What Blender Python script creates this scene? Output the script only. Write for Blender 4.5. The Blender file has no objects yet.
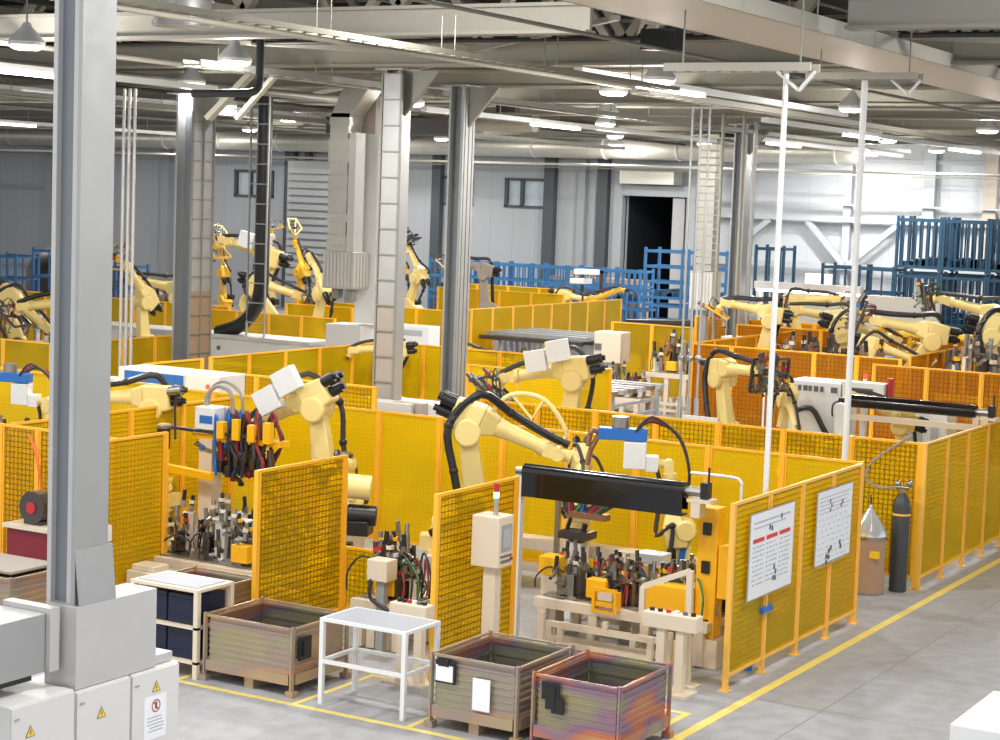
import bpy, math, random
from mathutils import Vector, Matrix
PI = math.pi
C = bpy.context.scene.collection
sc = bpy.context.scene
R = math.radians

# ------------------------------------------------------------------ materials
def lin(c):
    def f(v):
        v /= 255.0
        return v / 12.92 if v <= 0.04045 else ((v + 0.055) / 1.055) ** 2.4
    return (f(c[0]), f(c[1]), f(c[2]), 1.0)

def newmat(name):
    m = bpy.data.materials.new(name); m.use_nodes = True
    nt = m.node_tree
    return m, nt, nt.nodes['Principled BSDF']

def paint(name, rgb, rough=0.45, metal=0.0, var=0.06, scale=3.0, bump=0.0, spec=0.5):
    """painted or metal surface with slight procedural unevenness of tone and gloss"""
    m, nt, b = newmat(name)
    N = nt.nodes; L = nt.links
    tc = N.new('ShaderNodeTexCoord'); nz = N.new('ShaderNodeTexNoise')
    nz.inputs['Scale'].default_value = scale; nz.inputs['Detail'].default_value = 4
    L.new(tc.outputs['Object'], nz.inputs['Vector'])
    mx = N.new('ShaderNodeMix'); mx.data_type = 'RGBA'
    c = lin(rgb)
    mx.inputs[6].default_value = tuple(v * (1 - var) for v in c[:3]) + (1,)
    mx.inputs[7].default_value = tuple(min(1, v * (1 + var)) for v in c[:3]) + (1,)
    L.new(nz.outputs['Fac'], mx.inputs[0]); L.new(mx.outputs[2], b.inputs['Base Color'])
    mr = N.new('ShaderNodeMapRange'); mr.inputs[3].default_value = max(0.05, rough - 0.08); mr.inputs[4].default_value = rough + 0.08
    L.new(nz.outputs['Fac'], mr.inputs[0]); L.new(mr.outputs[0], b.inputs['Roughness'])
    b.inputs['Metallic'].default_value = metal
    b.inputs['Specular IOR Level'].default_value = spec
    if bump:
        bp = N.new('ShaderNodeBump'); bp.inputs['Strength'].default_value = bump; bp.inputs['Distance'].default_value = 0.01
        L.new(nz.outputs['Fac'], bp.inputs['Height']); L.new(bp.outputs[0], b.inputs['Normal'])
    return m

def emit(name, rgb, strength):
    m, nt, b = newmat(name)
    b.inputs['Base Color'].default_value = lin(rgb)
    b.inputs['Emission Color'].default_value = lin(rgb)
    b.inputs['Emission Strength'].default_value = strength
    return m

def math_node(nt, op, a, b=None, c=None):
    n = nt.nodes.new('ShaderNodeMath'); n.operation = op
    for i, v in enumerate((a, b, c)):
        if v is None: continue
        if isinstance(v, (int, float)): n.inputs[i].default_value = v
        else: nt.links.new(v, n.inputs[i])
    return n.outputs[0]

def mesh_sheet(name, rgb, wire, pitch=0.042, opacity=0.62, wirew=0.17, green=0.0):
    """yellow see-through guard sheet with a wire mesh in it (pattern in object space)"""
    m, nt, b = newmat(name)
    N = nt.nodes; L = nt.links
    tc = N.new('ShaderNodeTexCoord'); sp = N.new('ShaderNodeSeparateXYZ'); L.new(tc.outputs['Object'], sp.inputs[0])
    def line(o):
        f = math_node(nt, 'FRACT', math_node(nt, 'DIVIDE', math_node(nt, 'ADD', o, 50.0), pitch))
        return math_node(nt, 'GREATER_THAN', f, 1 - wirew)
    g = math_node(nt, 'MAXIMUM', line(sp.outputs[0]), line(sp.outputs[2]))
    nz = N.new('ShaderNodeTexNoise'); nz.inputs['Scale'].default_value = 0.9; nz.inputs['Detail'].default_value = 3
    L.new(tc.outputs['Object'], nz.inputs['Vector'])
    mx = N.new('ShaderNodeMix'); mx.data_type = 'RGBA'
    c = lin(rgb)
    mx.inputs[6].default_value = c
    mx.inputs[7].default_value = (c[0] * (0.82 - green), c[1] * 0.95, c[2], 1)
    L.new(nz.outputs['Fac'], mx.inputs[0])
    mw = N.new('ShaderNodeMix'); mw.data_type = 'RGBA'; mw.inputs[7].default_value = lin(wire)
    L.new(g, mw.inputs[0]); L.new(mx.outputs[2], mw.inputs[6])
    b.inputs['Roughness'].default_value = 0.28
    L.new(mw.outputs[2], b.inputs['Base Color'])
    tl = N.new('ShaderNodeBsdfTranslucent'); L.new(mw.outputs[2], tl.inputs['Color'])
    m1 = N.new('ShaderNodeMixShader'); m1.inputs[0].default_value = 0.4
    L.new(b.outputs[0], m1.inputs[1]); L.new(tl.outputs[0], m1.inputs[2])
    tr = N.new('ShaderNodeBsdfTransparent'); tr.inputs['Color'].default_value = (1.0, 0.80, 0.08, 1)
    m2 = N.new('ShaderNodeMixShader')
    op = math_node(nt, 'MAXIMUM', g, opacity)
    L.new(op, m2.inputs[0]); L.new(tr.outputs[0], m2.inputs[1]); L.new(m1.outputs[0], m2.inputs[2])
    L.new(m2.outputs[0], N['Material Output'].inputs['Surface'])
    return m

def zinc(name, rgb, iris=0.0, rib=0.0, rough=0.38, metal=0.75):
    """galvanised or zinc-passivated sheet: blotchy tone, optional rainbow film, optional horizontal ribs"""
    m, nt, b = newmat(name)
    N = nt.nodes; L = nt.links
    tc = N.new('ShaderNodeTexCoord')
    vo = N.new('ShaderNodeTexVoronoi'); vo.inputs['Scale'].default_value = 7
    L.new(tc.outputs['Object'], vo.inputs['Vector'])
    nz = N.new('ShaderNodeTexNoise'); nz.inputs['Scale'].default_value = 1.6; nz.inputs['Detail'].default_value = 5
    L.new(tc.outputs['Object'], nz.inputs['Vector'])
    c = lin(rgb)
    mx = N.new('ShaderNodeMix'); mx.data_type = 'RGBA'
    mx.inputs[6].default_value = tuple(v * 0.86 for v in c[:3]) + (1,); mx.inputs[7].default_value = tuple(min(1, v * 1.12) for v in c[:3]) + (1,)
    L.new(nz.outputs['Fac'], mx.inputs[0])
    out = mx.outputs[2]
    if iris:
        cr = N.new('ShaderNodeValToRGB'); e = cr.color_ramp.elements
        e[0].position = 0.25; e[0].color = lin((150, 150, 100)); e[1].position = 0.75; e[1].color = lin((205, 150, 90))
        for p, q in ((0.38, (130, 150, 130)), (0.47, (118, 96, 160)), (0.55, (206, 110, 84)), (0.64, (208, 160, 104))):
            k = e.new(p); k.color = lin(q)
        n2 = N.new('ShaderNodeTexNoise'); n2.inputs['Scale'].default_value = 1.1; n2.inputs['Detail'].default_value = 1
        mp = N.new('ShaderNodeMapping'); mp.inputs['Scale'].default_value = (1, 1, 2.2)
        L.new(tc.outputs['Object'], mp.inputs[0]); L.new(mp.outputs[0], n2.inputs['Vector']); L.new(n2.outputs['Fac'], cr.inputs[0])
        m2 = N.new('ShaderNodeMix'); m2.data_type = 'RGBA'; m2.inputs[0].default_value = iris
        L.new(out, m2.inputs[6]); L.new(cr.outputs[0], m2.inputs[7]); out = m2.outputs[2]
    L.new(out, b.inputs['Base Color'])
    mr = N.new('ShaderNodeMapRange'); mr.inputs[3].default_value = rough - 0.06; mr.inputs[4].default_value = rough + 0.12
    L.new(vo.outputs['Distance'], mr.inputs[0]); L.new(mr.outputs[0], b.inputs['Roughness'])
    b.inputs['Metallic'].default_value = metal
    return m

def floor_mat():
    m, nt, b = newmat('floor_concrete')
    N = nt.nodes; L = nt.links
    tc = N.new('ShaderNodeTexCoord')
    n1 = N.new('ShaderNodeTexNoise'); n1.inputs['Scale'].default_value = 0.35; n1.inputs['Detail'].default_value = 6; n1.inputs['Roughness'].default_value = 0.6
    mp = N.new('ShaderNodeMapping'); mp.inputs['Scale'].default_value = (1.0, 0.35, 1)
    L.new(tc.outputs['Object'], mp.inputs[0]); L.new(mp.outputs[0], n1.inputs['Vector'])
    n2 = N.new('ShaderNodeTexNoise'); n2.inputs['Scale'].default_value = 4; n2.inputs['Detail'].default_value = 8
    L.new(tc.outputs['Object'], n2.inputs['Vector'])
    cr = N.new('ShaderNodeValToRGB'); e = cr.color_ramp.elements
    e[0].position = 0.32; e[0].color = lin((138, 139, 142)); e[1].position = 0.68; e[1].color = lin((172, 174, 180))
    L.new(n1.outputs['Fac'], cr.inputs[0])
    mx = N.new('ShaderNodeMix'); mx.data_type = 'RGBA'; mx.inputs[0].default_value = 0.25
    cr2 = N.new('ShaderNodeValToRGB'); e = cr2.color_ramp.elements
    e[0].position = 0.35; e[0].color = lin((140, 138, 135)); e[1].position = 0.6; e[1].color = lin((185, 186, 188))
    L.new(n2.outputs['Fac'], cr2.inputs[0]); L.new(cr.outputs[0], mx.inputs[6]); L.new(cr2.outputs[0], mx.inputs[7])
    # saw-cut joints every 6 m
    sp = N.new('ShaderNodeSeparateXYZ'); L.new(tc.outputs['Object'], sp.inputs[0])
    def ln(o, off): return math_node(nt, 'LESS_THAN', math_node(nt, 'FRACT', math_node(nt, 'DIVIDE', math_node(nt, 'ADD', o, 600 + off), 6.0)), 0.004)
    g = math_node(nt, 'MAXIMUM', ln(sp.outputs[0], 1.0), ln(sp.outputs[1], 4.4))
    mj = N.new('ShaderNodeMix'); mj.data_type = 'RGBA'; mj.inputs[7].default_value = lin((142, 141, 139))
    L.new(g, mj.inputs[0]); L.new(mx.outputs[2], mj.inputs[6]); L.new(mj.outputs[2], b.inputs['Base Color'])
    mr = N.new('ShaderNodeMapRange'); mr.inputs[3].default_value = 0.42; mr.inputs[4].default_value = 0.66; b.inputs['Specular IOR Level'].default_value = 0.35
    L.new(n1.outputs['Fac'], mr.inputs[0]); L.new(mr.outputs[0], b.inputs['Roughness'])
    return m

def rib_mat(name, rgb, axis=0, pitch=0.3, rough=0.6, dark=0.82, lw=0.12, metal=0.0):
    """profiled sheet: thin darker seams at a pitch along one object axis, with bump"""
    m, nt, b = newmat(name)
    N = nt.nodes; L = nt.links
    tc = N.new('ShaderNodeTexCoord'); sp = N.new('ShaderNodeSeparateXYZ'); L.new(tc.outputs['Object'], sp.inputs[0])
    f = math_node(nt, 'FRACT', math_node(nt, 'DIVIDE', math_node(nt, 'ADD', sp.outputs[axis], 500), pitch))
    g = math_node(nt, 'LESS_THAN', f, lw)
    nz = N.new('ShaderNodeTexNoise'); nz.inputs['Scale'].default_value = 0.4; L.new(tc.outputs['Object'], nz.inputs['Vector'])
    c = lin(rgb)
    m0 = N.new('ShaderNodeMix'); m0.data_type = 'RGBA'
    m0.inputs[6].default_value = tuple(v * 0.95 for v in c[:3]) + (1,); m0.inputs[7].default_value = tuple(min(1, v * 1.05) for v in c[:3]) + (1,)
    L.new(nz.outputs['Fac'], m0.inputs[0])
    mx = N.new('ShaderNodeMix'); mx.data_type = 'RGBA'; mx.inputs[7].default_value = tuple(v * dark for v in c[:3]) + (1,)
    L.new(g, mx.inputs[0]); L.new(m0.outputs[2], mx.inputs[6]); L.new(mx.outputs[2], b.inputs['Base Color'])
    b.inputs['Roughness'].default_value = rough; b.inputs['Metallic'].default_value = metal
    bp = N.new('ShaderNodeBump'); bp.inputs['Strength'].default_value = 0.5; bp.inputs['Distance'].default_value = 0.02
    L.new(g, bp.inputs['Height']); bp.invert = True; L.new(bp.outputs[0], b.inputs['Normal'])
    return m

M = {}
M['floor'] = floor_mat()
M['line'] = paint('floor_paint_yellow', (236, 214, 120), 0.5, var=0.12, scale=6)
M['wall'] = rib_mat('wall_cladding', (168, 173, 178), 0, 1.15, 0.55, 0.8, 0.02)
M['walltrim'] = paint('wall_trim_grey', (150, 155, 160), 0.5)
M['walldark'] = paint('wall_post_dark', (70, 76, 82), 0.5)
M['deck'] = rib_mat('roof_deck', (62, 60, 55), 1, 0.25, 0.6, 0.7, 0.4)
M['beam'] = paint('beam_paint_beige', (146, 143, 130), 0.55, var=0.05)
M['beampale'] = paint('beam_paint_pale', (180, 177, 166), 0.55, var=0.04)  # paler beige paint for some of the roof steel
M['steel'] = paint('ceiling_steel_grey', (138, 138, 130), 0.5, metal=0.2)
M['darksteel'] = paint('ceiling_steel_dark', (52, 50, 47), 0.5)
M['duct'] = zinc('duct_foil', (190, 188, 178), 0, 0, 0.4, 0.6)
M['cover'] = rib_mat('cover_sheet_beige', (222, 214, 202), 0, 0.15, 0.5, 0.88, 0.12)
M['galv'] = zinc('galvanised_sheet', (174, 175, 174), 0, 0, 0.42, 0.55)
M['galvdark'] = zinc('galvanised_web_shade_and_drum', (130, 136, 142), 0, 0, 0.45, 0.5)  # darker copy: column web shade put into the colour; plain grey on the drum
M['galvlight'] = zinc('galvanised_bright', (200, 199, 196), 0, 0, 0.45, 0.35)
M['white'] = paint('white_paint', (228, 230, 230), 0.4, var=0.03)
M['cabwhite'] = paint('cabinet_light_grey', (214, 213, 210), 0.42, var=0.02)
M['offwhite'] = paint('beige_machine_paint', (222, 208, 186), 0.45, var=0.05)
M['grey'] = paint('grey_paint', (160, 162, 164), 0.5)
M['frame'] = paint('fence_frame_yellow', (250, 184, 48), 0.4, var=0.05)
M['framepale'] = paint('fence_frame_pale_yellow', (246, 190, 84), 0.4, var=0.05)
M['sheet'] = mesh_sheet('guard_sheet_mesh', (255, 218, 30), (150, 120, 34), 0.07, 0.42, 0.12, 0.14)
M['sheetdark'] = mesh_sheet('guard_sheet_dark_mesh', (252, 208, 30), (132, 100, 32), 0.075, 0.38, 0.15, 0.08)
M['sheetamber'] = mesh_sheet('guard_sheet_amber', (232, 152, 34), (120, 72, 24), 0.1, 0.5, 0.12, 0.02)
M['sheetplain'] = mesh_sheet('guard_sheet_plain', (255, 220, 26), (220, 184, 26), 0.062, 0.6, 0.12, 0.12)
M['robot'] = paint('robot_cream_yellow', (240, 216, 140), 0.38, var=0.06)
M['robotdeep'] = paint('robot_deep_yellow', (234, 186, 50), 0.38, var=0.06)
M['machyellow'] = paint('machine_yellow', (250, 186, 20), 0.4, var=0.04)
M['black'] = paint('black_plastic', (30, 30, 32), 0.4, var=0.1)
M['rubber'] = paint('hose_rubber', (52, 50, 52), 0.5, var=0.1)
M['curtain'] = paint('curtain_black_sheet', (26, 24, 24), 0.16, var=0.1, scale=8)
M['metal'] = paint('bare_metal', (165, 162, 155), 0.3, metal=0.9)
M['darkmetal'] = paint('dark_metal', (88, 84, 82), 0.35, metal=0.7)
M['red'] = paint('red_paint', (190, 40, 44), 0.4)
M['maroon'] = paint('maroon_sheet', (128, 28, 44), 0.45)
M['blue'] = paint('blue_paint', (40, 110, 190), 0.4)
M['rackblue'] = paint('rack_blue', (52, 108, 158), 0.45, var=0.12)
M['rackteal'] = paint('rack_dark_teal', (26, 70, 98), 0.45, var=0.12)
M['navy'] = paint('crate_navy', (12, 24, 50), 0.4, var=0.15)
M['copper'] = paint('electrode_bronze', (150, 110, 84), 0.4, metal=0.5)
M['hosered'] = paint('hose_red', (160, 60, 60), 0.5)
M['hosegreen'] = paint('hose_green', (60, 120, 80), 0.5)
M['hosegrey'] = paint('hose_grey', (150, 146, 140), 0.5)
M['orange'] = paint('orange_cable', (225, 110, 40), 0.5)
M['cardboard'] = paint('cardboard', (196, 154, 116), 0.8, var=0.1)
M['drum'] = paint('drum_fibreboard', (176, 142, 116), 0.6, var=0.06)
M['funnel'] = paint('clear_hood_grey', (205, 208, 210), 0.15, metal=0.35)
M['bottle'] = paint('gas_bottle_dark', (66, 70, 72), 0.45, metal=0.2, var=0.2)
M['paper'] = paint('white_paper', (236, 238, 242), 0.6, var=0.01)
M['ink'] = paint('dark_ink', (96, 98, 106), 0.6)
M['inklight'] = paint('pale_ink', (176, 180, 188), 0.6)
M['inkred'] = paint('red_ink', (214, 70, 70), 0.6)
M['warn'] = paint('warning_yellow', (246, 205, 50), 0.5)
M['dark'] = paint('near_black_surface', (24, 30, 38), 0.8)
M['glass'] = paint('window_glass', (186, 200, 210), 0.1)
M['shinytop'] = paint('sheet_steel_top', (168, 172, 182), 0.45, metal=0.3)
M['boxA'] = zinc('zinc_container_olive', (176, 164, 140), 0.2, 0, 0.4, 0.5)
M['boxB'] = zinc('zinc_container_rainbow', (190, 154, 116), 0.58, 0, 0.34, 0.5)
M['boxC'] = zinc('zinc_container_pale', (184, 166, 136), 0.22, 0, 0.4, 0.5)
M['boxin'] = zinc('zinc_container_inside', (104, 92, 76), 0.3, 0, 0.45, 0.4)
M['lampglow'] = emit('lamp_glow', (255, 252, 242), 9.0)
M['tubeglow'] = emit('tube_glow', (255, 253, 246), 6.0)
M['glowred'] = emit('signal_red_glow', (255, 60, 40), 3.0)
M['glowgreen'] = emit('signal_green_glow', (120, 255, 190), 4.0)
M['glowdim'] = emit('signal_white_glow', (230, 255, 250), 3.0)
M['column_tile'] = rib_mat('column_tray_panel', (176, 172, 166), 0, 0.1, 0.5, 0.86, 0.1)
M['tan'] = paint('tan_board', (160, 134, 108), 0.6)
M['tan2'] = paint('tan_board_light', (160, 150, 140), 0.6)

# ------------------------------------------------------------------ mesh builder
class MB:
    def __init__(s): s.v = []; s.f = []
    def add(s, v, f):
        n = len(s.v); s.v += [tuple(p) for p in v]; s.f += [tuple(i + n for i in q) for q in f]; return s
    def box(s, c, d, M_=None):
        x, y, z = d[0] / 2, d[1] / 2, d[2] / 2
        vs = [Vector((sx * x, sy * y, sz * z)) for sz in (-1, 1) for sy in (-1, 1) for sx in (-1, 1)]
        if M_ is not None: vs = [M_ @ v for v in vs]
        c = Vector(c)
        return s.add([v + c for v in vs], [(0, 2, 3, 1), (4, 5, 7, 6), (0, 1, 5, 4), (2, 6, 7, 3), (0, 4, 6, 2), (1, 3, 7, 5)])
    def b6(s, x0, x1, y0, y1, z0, z1): return s.box(((x0 + x1) / 2, (y0 + y1) / 2, (z0 + z1) / 2), (x1 - x0, y1 - y0, z1 - z0))
    @staticmethod
    def basis(d, up=(0, 0, 1)):
        d = Vector(d).normalized(); up = Vector(up)
        if abs(d.dot(up)) > 0.98: up = Vector((0, 1, 0))
        a = d.cross(up).normalized(); b = a.cross(d).normalized()
        return d, a, b
    def bar(s, p, q, w, t=None, up=(0, 0, 1)):
        t = t or w; p = Vector(p); q = Vector(q); d, a, b = s.basis(q - p, up)
        vs = []
        for e in (p, q):
            for sb in (-1, 1):
                for sa in (-1, 1): vs.append(e + a * sa * w / 2 + b * sb * t / 2)
        return s.add(vs, [(0, 2, 3, 1), (4, 5, 7, 6), (0, 1, 5, 4), (2, 6, 7, 3), (0, 4, 6, 2), (1, 3, 7, 5)])
    def taper(s, p, q, w0, t0, w1, t1, up=(0, 0, 1)):
        p = Vector(p); q = Vector(q); d, a, b = s.basis(q - p, up)
        vs = []
        for e, w, t in ((p, w0, t0), (q, w1, t1)):
            for sb in (-1, 1):
                for sa in (-1, 1): vs.append(e + a * sa * w / 2 + b * sb * t / 2)
        return s.add(vs, [(0, 2, 3, 1), (4, 5, 7, 6), (0, 1, 5, 4), (2, 6, 7, 3), (0, 4, 6, 2), (1, 3, 7, 5)])
    def cyl(s, p, q, r0, r1=None, n=16):
        r1 = r0 if r1 is None else r1; p = Vector(p); q = Vector(q); d, a, b = s.basis(q - p)
        vs = []
        for e, r in ((p, r0), (q, r1)):
            for i in range(n):
                t = 2 * PI * i / n; vs.append(e + a * math.cos(t) * r + b * math.sin(t) * r)
        fs = [(i, (i + 1) % n, n + (i + 1) % n, n + i) for i in range(n)]
        fs += [tuple(range(n - 1, -1, -1)), tuple(range(n, 2 * n))]
        return s.add(vs, fs)
    def lathe(s, c, prof, n=20, axis=(0, 0, 1)):
        c = Vector(c); d, a, b = s.basis(axis, (1, 0, 0) if abs(axis[2]) > 0.9 else (0, 0, 1))
        vs = []; k = len(prof)
        for r, h in prof:
            for i in range(n):
                t = 2 * PI * i / n; vs.append(c + d * h + a * math.cos(t) * r + b * math.sin(t) * r)
        fs = [(j * n + i, j * n + (i + 1) % n, (j + 1) * n + (i + 1) % n, (j + 1) * n + i) for j in range(k - 1) for i in range(n)]
        fs += [tuple(range(n - 1, -1, -1)), tuple(range((k - 1) * n, k * n))]
        return s.add(vs, fs)
    def tube(s, pts, r, n=6, smooth=True):
        P = [Vector(p) for p in pts]
        if smooth and len(P) > 2:
            Q = []
            for i in range(len(P) - 1):
                p0 = P[max(i - 1, 0)]; p1 = P[i]; p2 = P[i + 1]; p3 = P[min(i + 2, len(P) - 1)]
                for k in range(4):
                    t = k / 4
                    Q.append(0.5 * ((2 * p1) + (p2 - p0) * t + (2 * p0 - 5 * p1 + 4 * p2 - p3) * t * t + (3 * p1 - p0 - 3 * p2 + p3) * t ** 3))
            Q.append(P[-1]); P = Q
        vs = []; up = Vector((0.13, 0.2, 1))
        for i, p in enumerate(P):
            d = (P[min(i + 1, len(P) - 1)] - P[max(i - 1, 0)])
            if d.length < 1e-6: d = Vector((0, 0, 1))
            d, a, b = s.basis(d, up)
            for k in range(n):
                t = 2 * PI * k / n; vs.append(p + a * math.cos(t) * r + b * math.sin(t) * r)
        fs = [(j * n + i, j * n + (i + 1) % n, (j + 1) * n + (i + 1) % n, (j + 1) * n + i) for j in range(len(P) - 1) for i in range(n)]
        fs += [tuple(range(n - 1, -1, -1)), tuple(range((len(P) - 1) * n, len(P) * n))]
        return s.add(vs, fs)
    def sph(s, c, r, n=12, m=8, sc_=(1, 1, 1)):
        prof = [(max(1e-4, r * math.sin(PI * i / m)), -r * math.cos(PI * i / m)) for i in range(m + 1)]
        return s.lathe(c, prof, n)
    def prism(s, poly, y0, y1, f=None):
        """poly in (x, z); extruded along y; f maps a Vector"""
        n = len(poly); vs = [Vector((x, y0, z)) for x, z in poly] + [Vector((x, y1, z)) for x, z in poly]
        if f: vs = [f(v) for v in vs]
        return s.add(vs, [tuple(range(n)), tuple(range(2 * n - 1, n - 1, -1))] + [(i, i + n, (i + 1) % n + n, (i + 1) % n) for i in range(n)])
    def build(s, name, mat, parent=None, bevel=0.0, smooth=False):
        me = bpy.data.meshes.new(name); me.from_pydata(s.v, [], s.f)
        import bmesh
        bm = bmesh.new(); bm.from_mesh(me); bmesh.ops.recalc_face_normals(bm, faces=bm.faces); bm.to_mesh(me); bm.free()
        me.materials.append(M[mat] if isinstance(mat, str) else mat)
        if smooth:
            me.polygons.foreach_set('use_smooth', [True] * len(me.polygons)); me.set_sharp_from_angle(angle=R(38))
        o = bpy.data.objects.new(name, me); C.objects.link(o)
        if parent: o.parent = parent
        if bevel:
            b = o.modifiers.new('edge', 'BEVEL'); b.width = bevel; b.segments = 2; b.limit_method = 'ANGLE'
        return o

def tag(o, label=None, cat=None, group=None, kind=None):
    if label: o['label'] = label
    if cat: o['category'] = cat
    if group: o['group'] = group
    if kind: o['kind'] = kind
    return o
def root(name, loc, label, cat, group=None, rz=0.0):
    o = bpy.data.objects.new(name, None); C.objects.link(o); o.empty_display_size = 0.1
    o.location = loc; o.rotation_euler = (0, 0, rz)
    return tag(o, label, cat, group)
def struct(o): o['kind'] = 'structure'; return o
ORD = 'first second third fourth fifth sixth seventh eighth ninth tenth eleventh twelfth thirteenth fourteenth fifteenth sixteenth seventeenth eighteenth nineteenth twentieth'.split()
ORD += ['twenty-' + w for w in ORD[:9]] + ['thirtieth'] + ['thirty-' + w for w in ORD[:9]]

# ------------------------------------------------------------------ camera
pitch, roll, yaw, fpx = 0.0924550611, 0.0363738205, -0.522980082, 1866.62757
H = 5.6
fw = Vector((math.sin(yaw) * math.cos(pitch), math.cos(yaw) * math.cos(pitch), -math.sin(pitch)))
r0 = Vector((math.cos(yaw), -math.sin(yaw), 0)); u0 = r0.cross(fw)
rr = math.cos(roll) * r0 + math.sin(roll) * u0; uu = -math.sin(roll) * r0 + math.cos(roll) * u0
cam = bpy.data.cameras.new('camera'); co = bpy.data.objects.new('camera', cam); C.objects.link(co)
co.matrix_world = Matrix(((rr.x, uu.x, -fw.x, 0), (rr.y, uu.y, -fw.y, 0), (rr.z, uu.z, -fw.z, H), (0, 0, 0, 1)))
cam.sensor_width = 36; cam.lens = fpx * 36 / 1000; cam.clip_start = 0.1; cam.clip_end = 400
sc.camera = co
def imgx(p):
    v = Vector(p) - Vector((0, 0, H)); return 500 + fpx * v.dot(rr) / v.dot(fw)

# ------------------------------------------------------------------ shell
WY = 72.0
struct(MB().b6(-100, 14, -6, 84, -0.2, 0).build('floor', 'floor'))
def wall_run():
    # back wall with openings for the tall gate and the strip windows
    m = MB()
    xs = [-100, -72.2, -70.4, -58.4, -56.2, -41.6, -39.4, -36.0, -33.2, 14]
    m.b6(-100, -84.6, WY, WY + .3, 0, 11); m.b6(-82.4, -56.6, WY, WY + .3, 0, 11)
    m.b6(-84.6, -82.4, WY, WY + .3, 0, 5.0); m.b6(-84.6, -82.4, WY, WY + .3, 6.4, 11)
    wins = [(-56.6, -54.4), (-45.1, -43.3), (-41.5, -39.5)]
    x = -56.6
    for a, b in wins:
        if a > x: m.b6(x, a, WY, WY + .3, 0, 11)
        m.b6(a, b, WY, WY + .3, 0, 5.2); m.b6(a, b, WY, WY + .3, 6.4, 11); x = b
    m.b6(x, -35.6, WY, WY + .3, 0, 11)
    m.b6(-35.6, -32.6, WY, WY + .3, 5.85, 11)
    m.b6(-32.6, 14, WY, WY + .3, 0, 11)
    return m, [(-84.6, -82.4)] + wins
m, wins = wall_run(); struct(m.build('wall_back', 'wall'))
for i, (a, b) in enumerate(wins):
    z0, z1 = (5.0, 6.4) if i == 0 else (5.2, 6.4)
    w = struct(MB().b6(a, b, WY + .12, WY + .16, z0, z1).build('window_%d' % (i + 1), 'glass'))
    f = MB()
    for q in (z0, z1): f.b6(a - .08, b + .08, WY - .08, WY + .1, q - .06, q + .06)
    for q in (a, (a * .6 + b * .4), b): f.b6(q - .07, q + .07, WY - .08, WY + .1, z0, z1)
    f.build('window_frame', 'walldark', w)
# tall gate: frame, dark lorry bay behind, insulated leaf standing open
d = struct(MB().b6(-36.0, -35.6, WY - .35, WY + .1, 0, 6.3).b6(-32.6, -32.2, WY - .35, WY + .1, 0, 6.3).b6(-35.6, -32.6, WY - .34, WY + .1, 5.85, 6.3).build('door_1', 'walltrim'))
MB().b6(-33.3, -32.75, WY - .2, WY + 2.6, 0, 5.8).build('door_leaf', 'grey', d)
MB().b6(-35.4, -32.9, WY - 1.1, WY - .2, 6.35, 6.95).build('roller_box', 'duct', d)
bay = MB().b6(-35.9, -35.7, WY + .3, WY + 9, 0, 6.2).b6(-32.5, -32.3, WY + .3, WY + 9, 0, 6.2).b6(-35.9, -32.3, WY + 8.8, WY + 9, 0, 6.2).b6(-35.9, -32.3, WY + .3, WY + 9, 6.0, 6.2)
struct(bay.build('wall_gate_bay', 'dark'))
# wall posts and rails
k = 0
def trim(mb, mat):
    global k
    k += 1; o = struct(mb.build('trim_%d' % k, mat)); return o
for x, mat, w in ((-82, 'walltrim', .5), (-75.5, 'walltrim', .4), (-68.5, 'walltrim', .4), (-60.8, 'walltrim', .5), (-53.2, 'walldark', .55), (-52.2, 'walldark', .25),
                  (-45.0, 'walldark', .45), (-39.2, 'walldark', .5), (-37.6, 'walltrim', .35), (-36.6, 'walldark', .5), (-30.2, 'walltrim', .35), (-25.6, 'walltrim', .3), (-22.3, 'walltrim', .45), (-19.9, 'tan2', .5), (-15.5, 'walltrim', .4)):
    trim(MB().b6(x - w / 2, x + w / 2, WY - .35, WY, 0, 10.8), mat)
for z, x0, x1 in ((7.55, -100, -53.4), (5.2, -100, -68), (1.2, -100, -68), (7.55, -53, -14)):
    trim(MB().b6(x0, x1, WY - .2, WY, z - .08, z + .08), 'walltrim')
for z in (5.2, 3.3): trim(MB().b6(-31.9, -14, WY - .55, WY - .3, z - .11, z + .11), 'walltrim')
trim(MB().b6(-31.9, -14, WY - .55, WY - .4, 5.75, 5.82), 'walltrim')
for a, b in (((-30.9, 3.4), (-28.8, 5.1)), ((-27.2, 5.1), (-25.6, 3.4)), ((-25.5, 3.3), (-23.4, 5.1)), ((-18.6, 5.1), (-20.0, 3.4))):
    trim(MB().bar((a[0], WY - .4, a[1]), (b[0], WY - .4, b[1]), .22), 'walltrim')
# roof
struct(MB().b6(-100, 14, 12, WY + .3, 11.0, 11.2).build('ceiling', 'deck'))
# main roof trusses every 6 m: I-section bottom chord, top chord, diagonals
YB = [24.3, 30.1, 36.1, 41.8, 47.8, 53.8, 59.8, 65.8]
def truss(y, x0, x1, mat, seed, zig=3.0):
    t = MB(); t.b6(x0, x1, y - .16, y + .16, 8.0, 8.05); t.b6(x0, x1, y - .16, y + .16, 8.4, 8.45); t.b6(x0, x1, y - .04, y + .04, 8.05, 8.4)
    o = struct(t.build('roof_beam', mat))
    MB().b6(x0, x1, y - .1, y + .1, 10.5, 10.75).build('top_chord', 'steel', o)
    dg = MB(); x = x0; up = True
    while x < x1 - .1:
        a = (x, y, 8.45 if up else 10.5); b = (min(x + zig / 2, x1), y, 10.5 if up else 8.45)
        dg.bar(a, b, .16, .16); x += zig / 2; up = not up
    dg.build('diagonal', 'beam', o)
    return o
truss(24.3, -46, -12.7, 'beampale', 1); truss(24.3, -8.8, 10, 'steel', 2)
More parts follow.
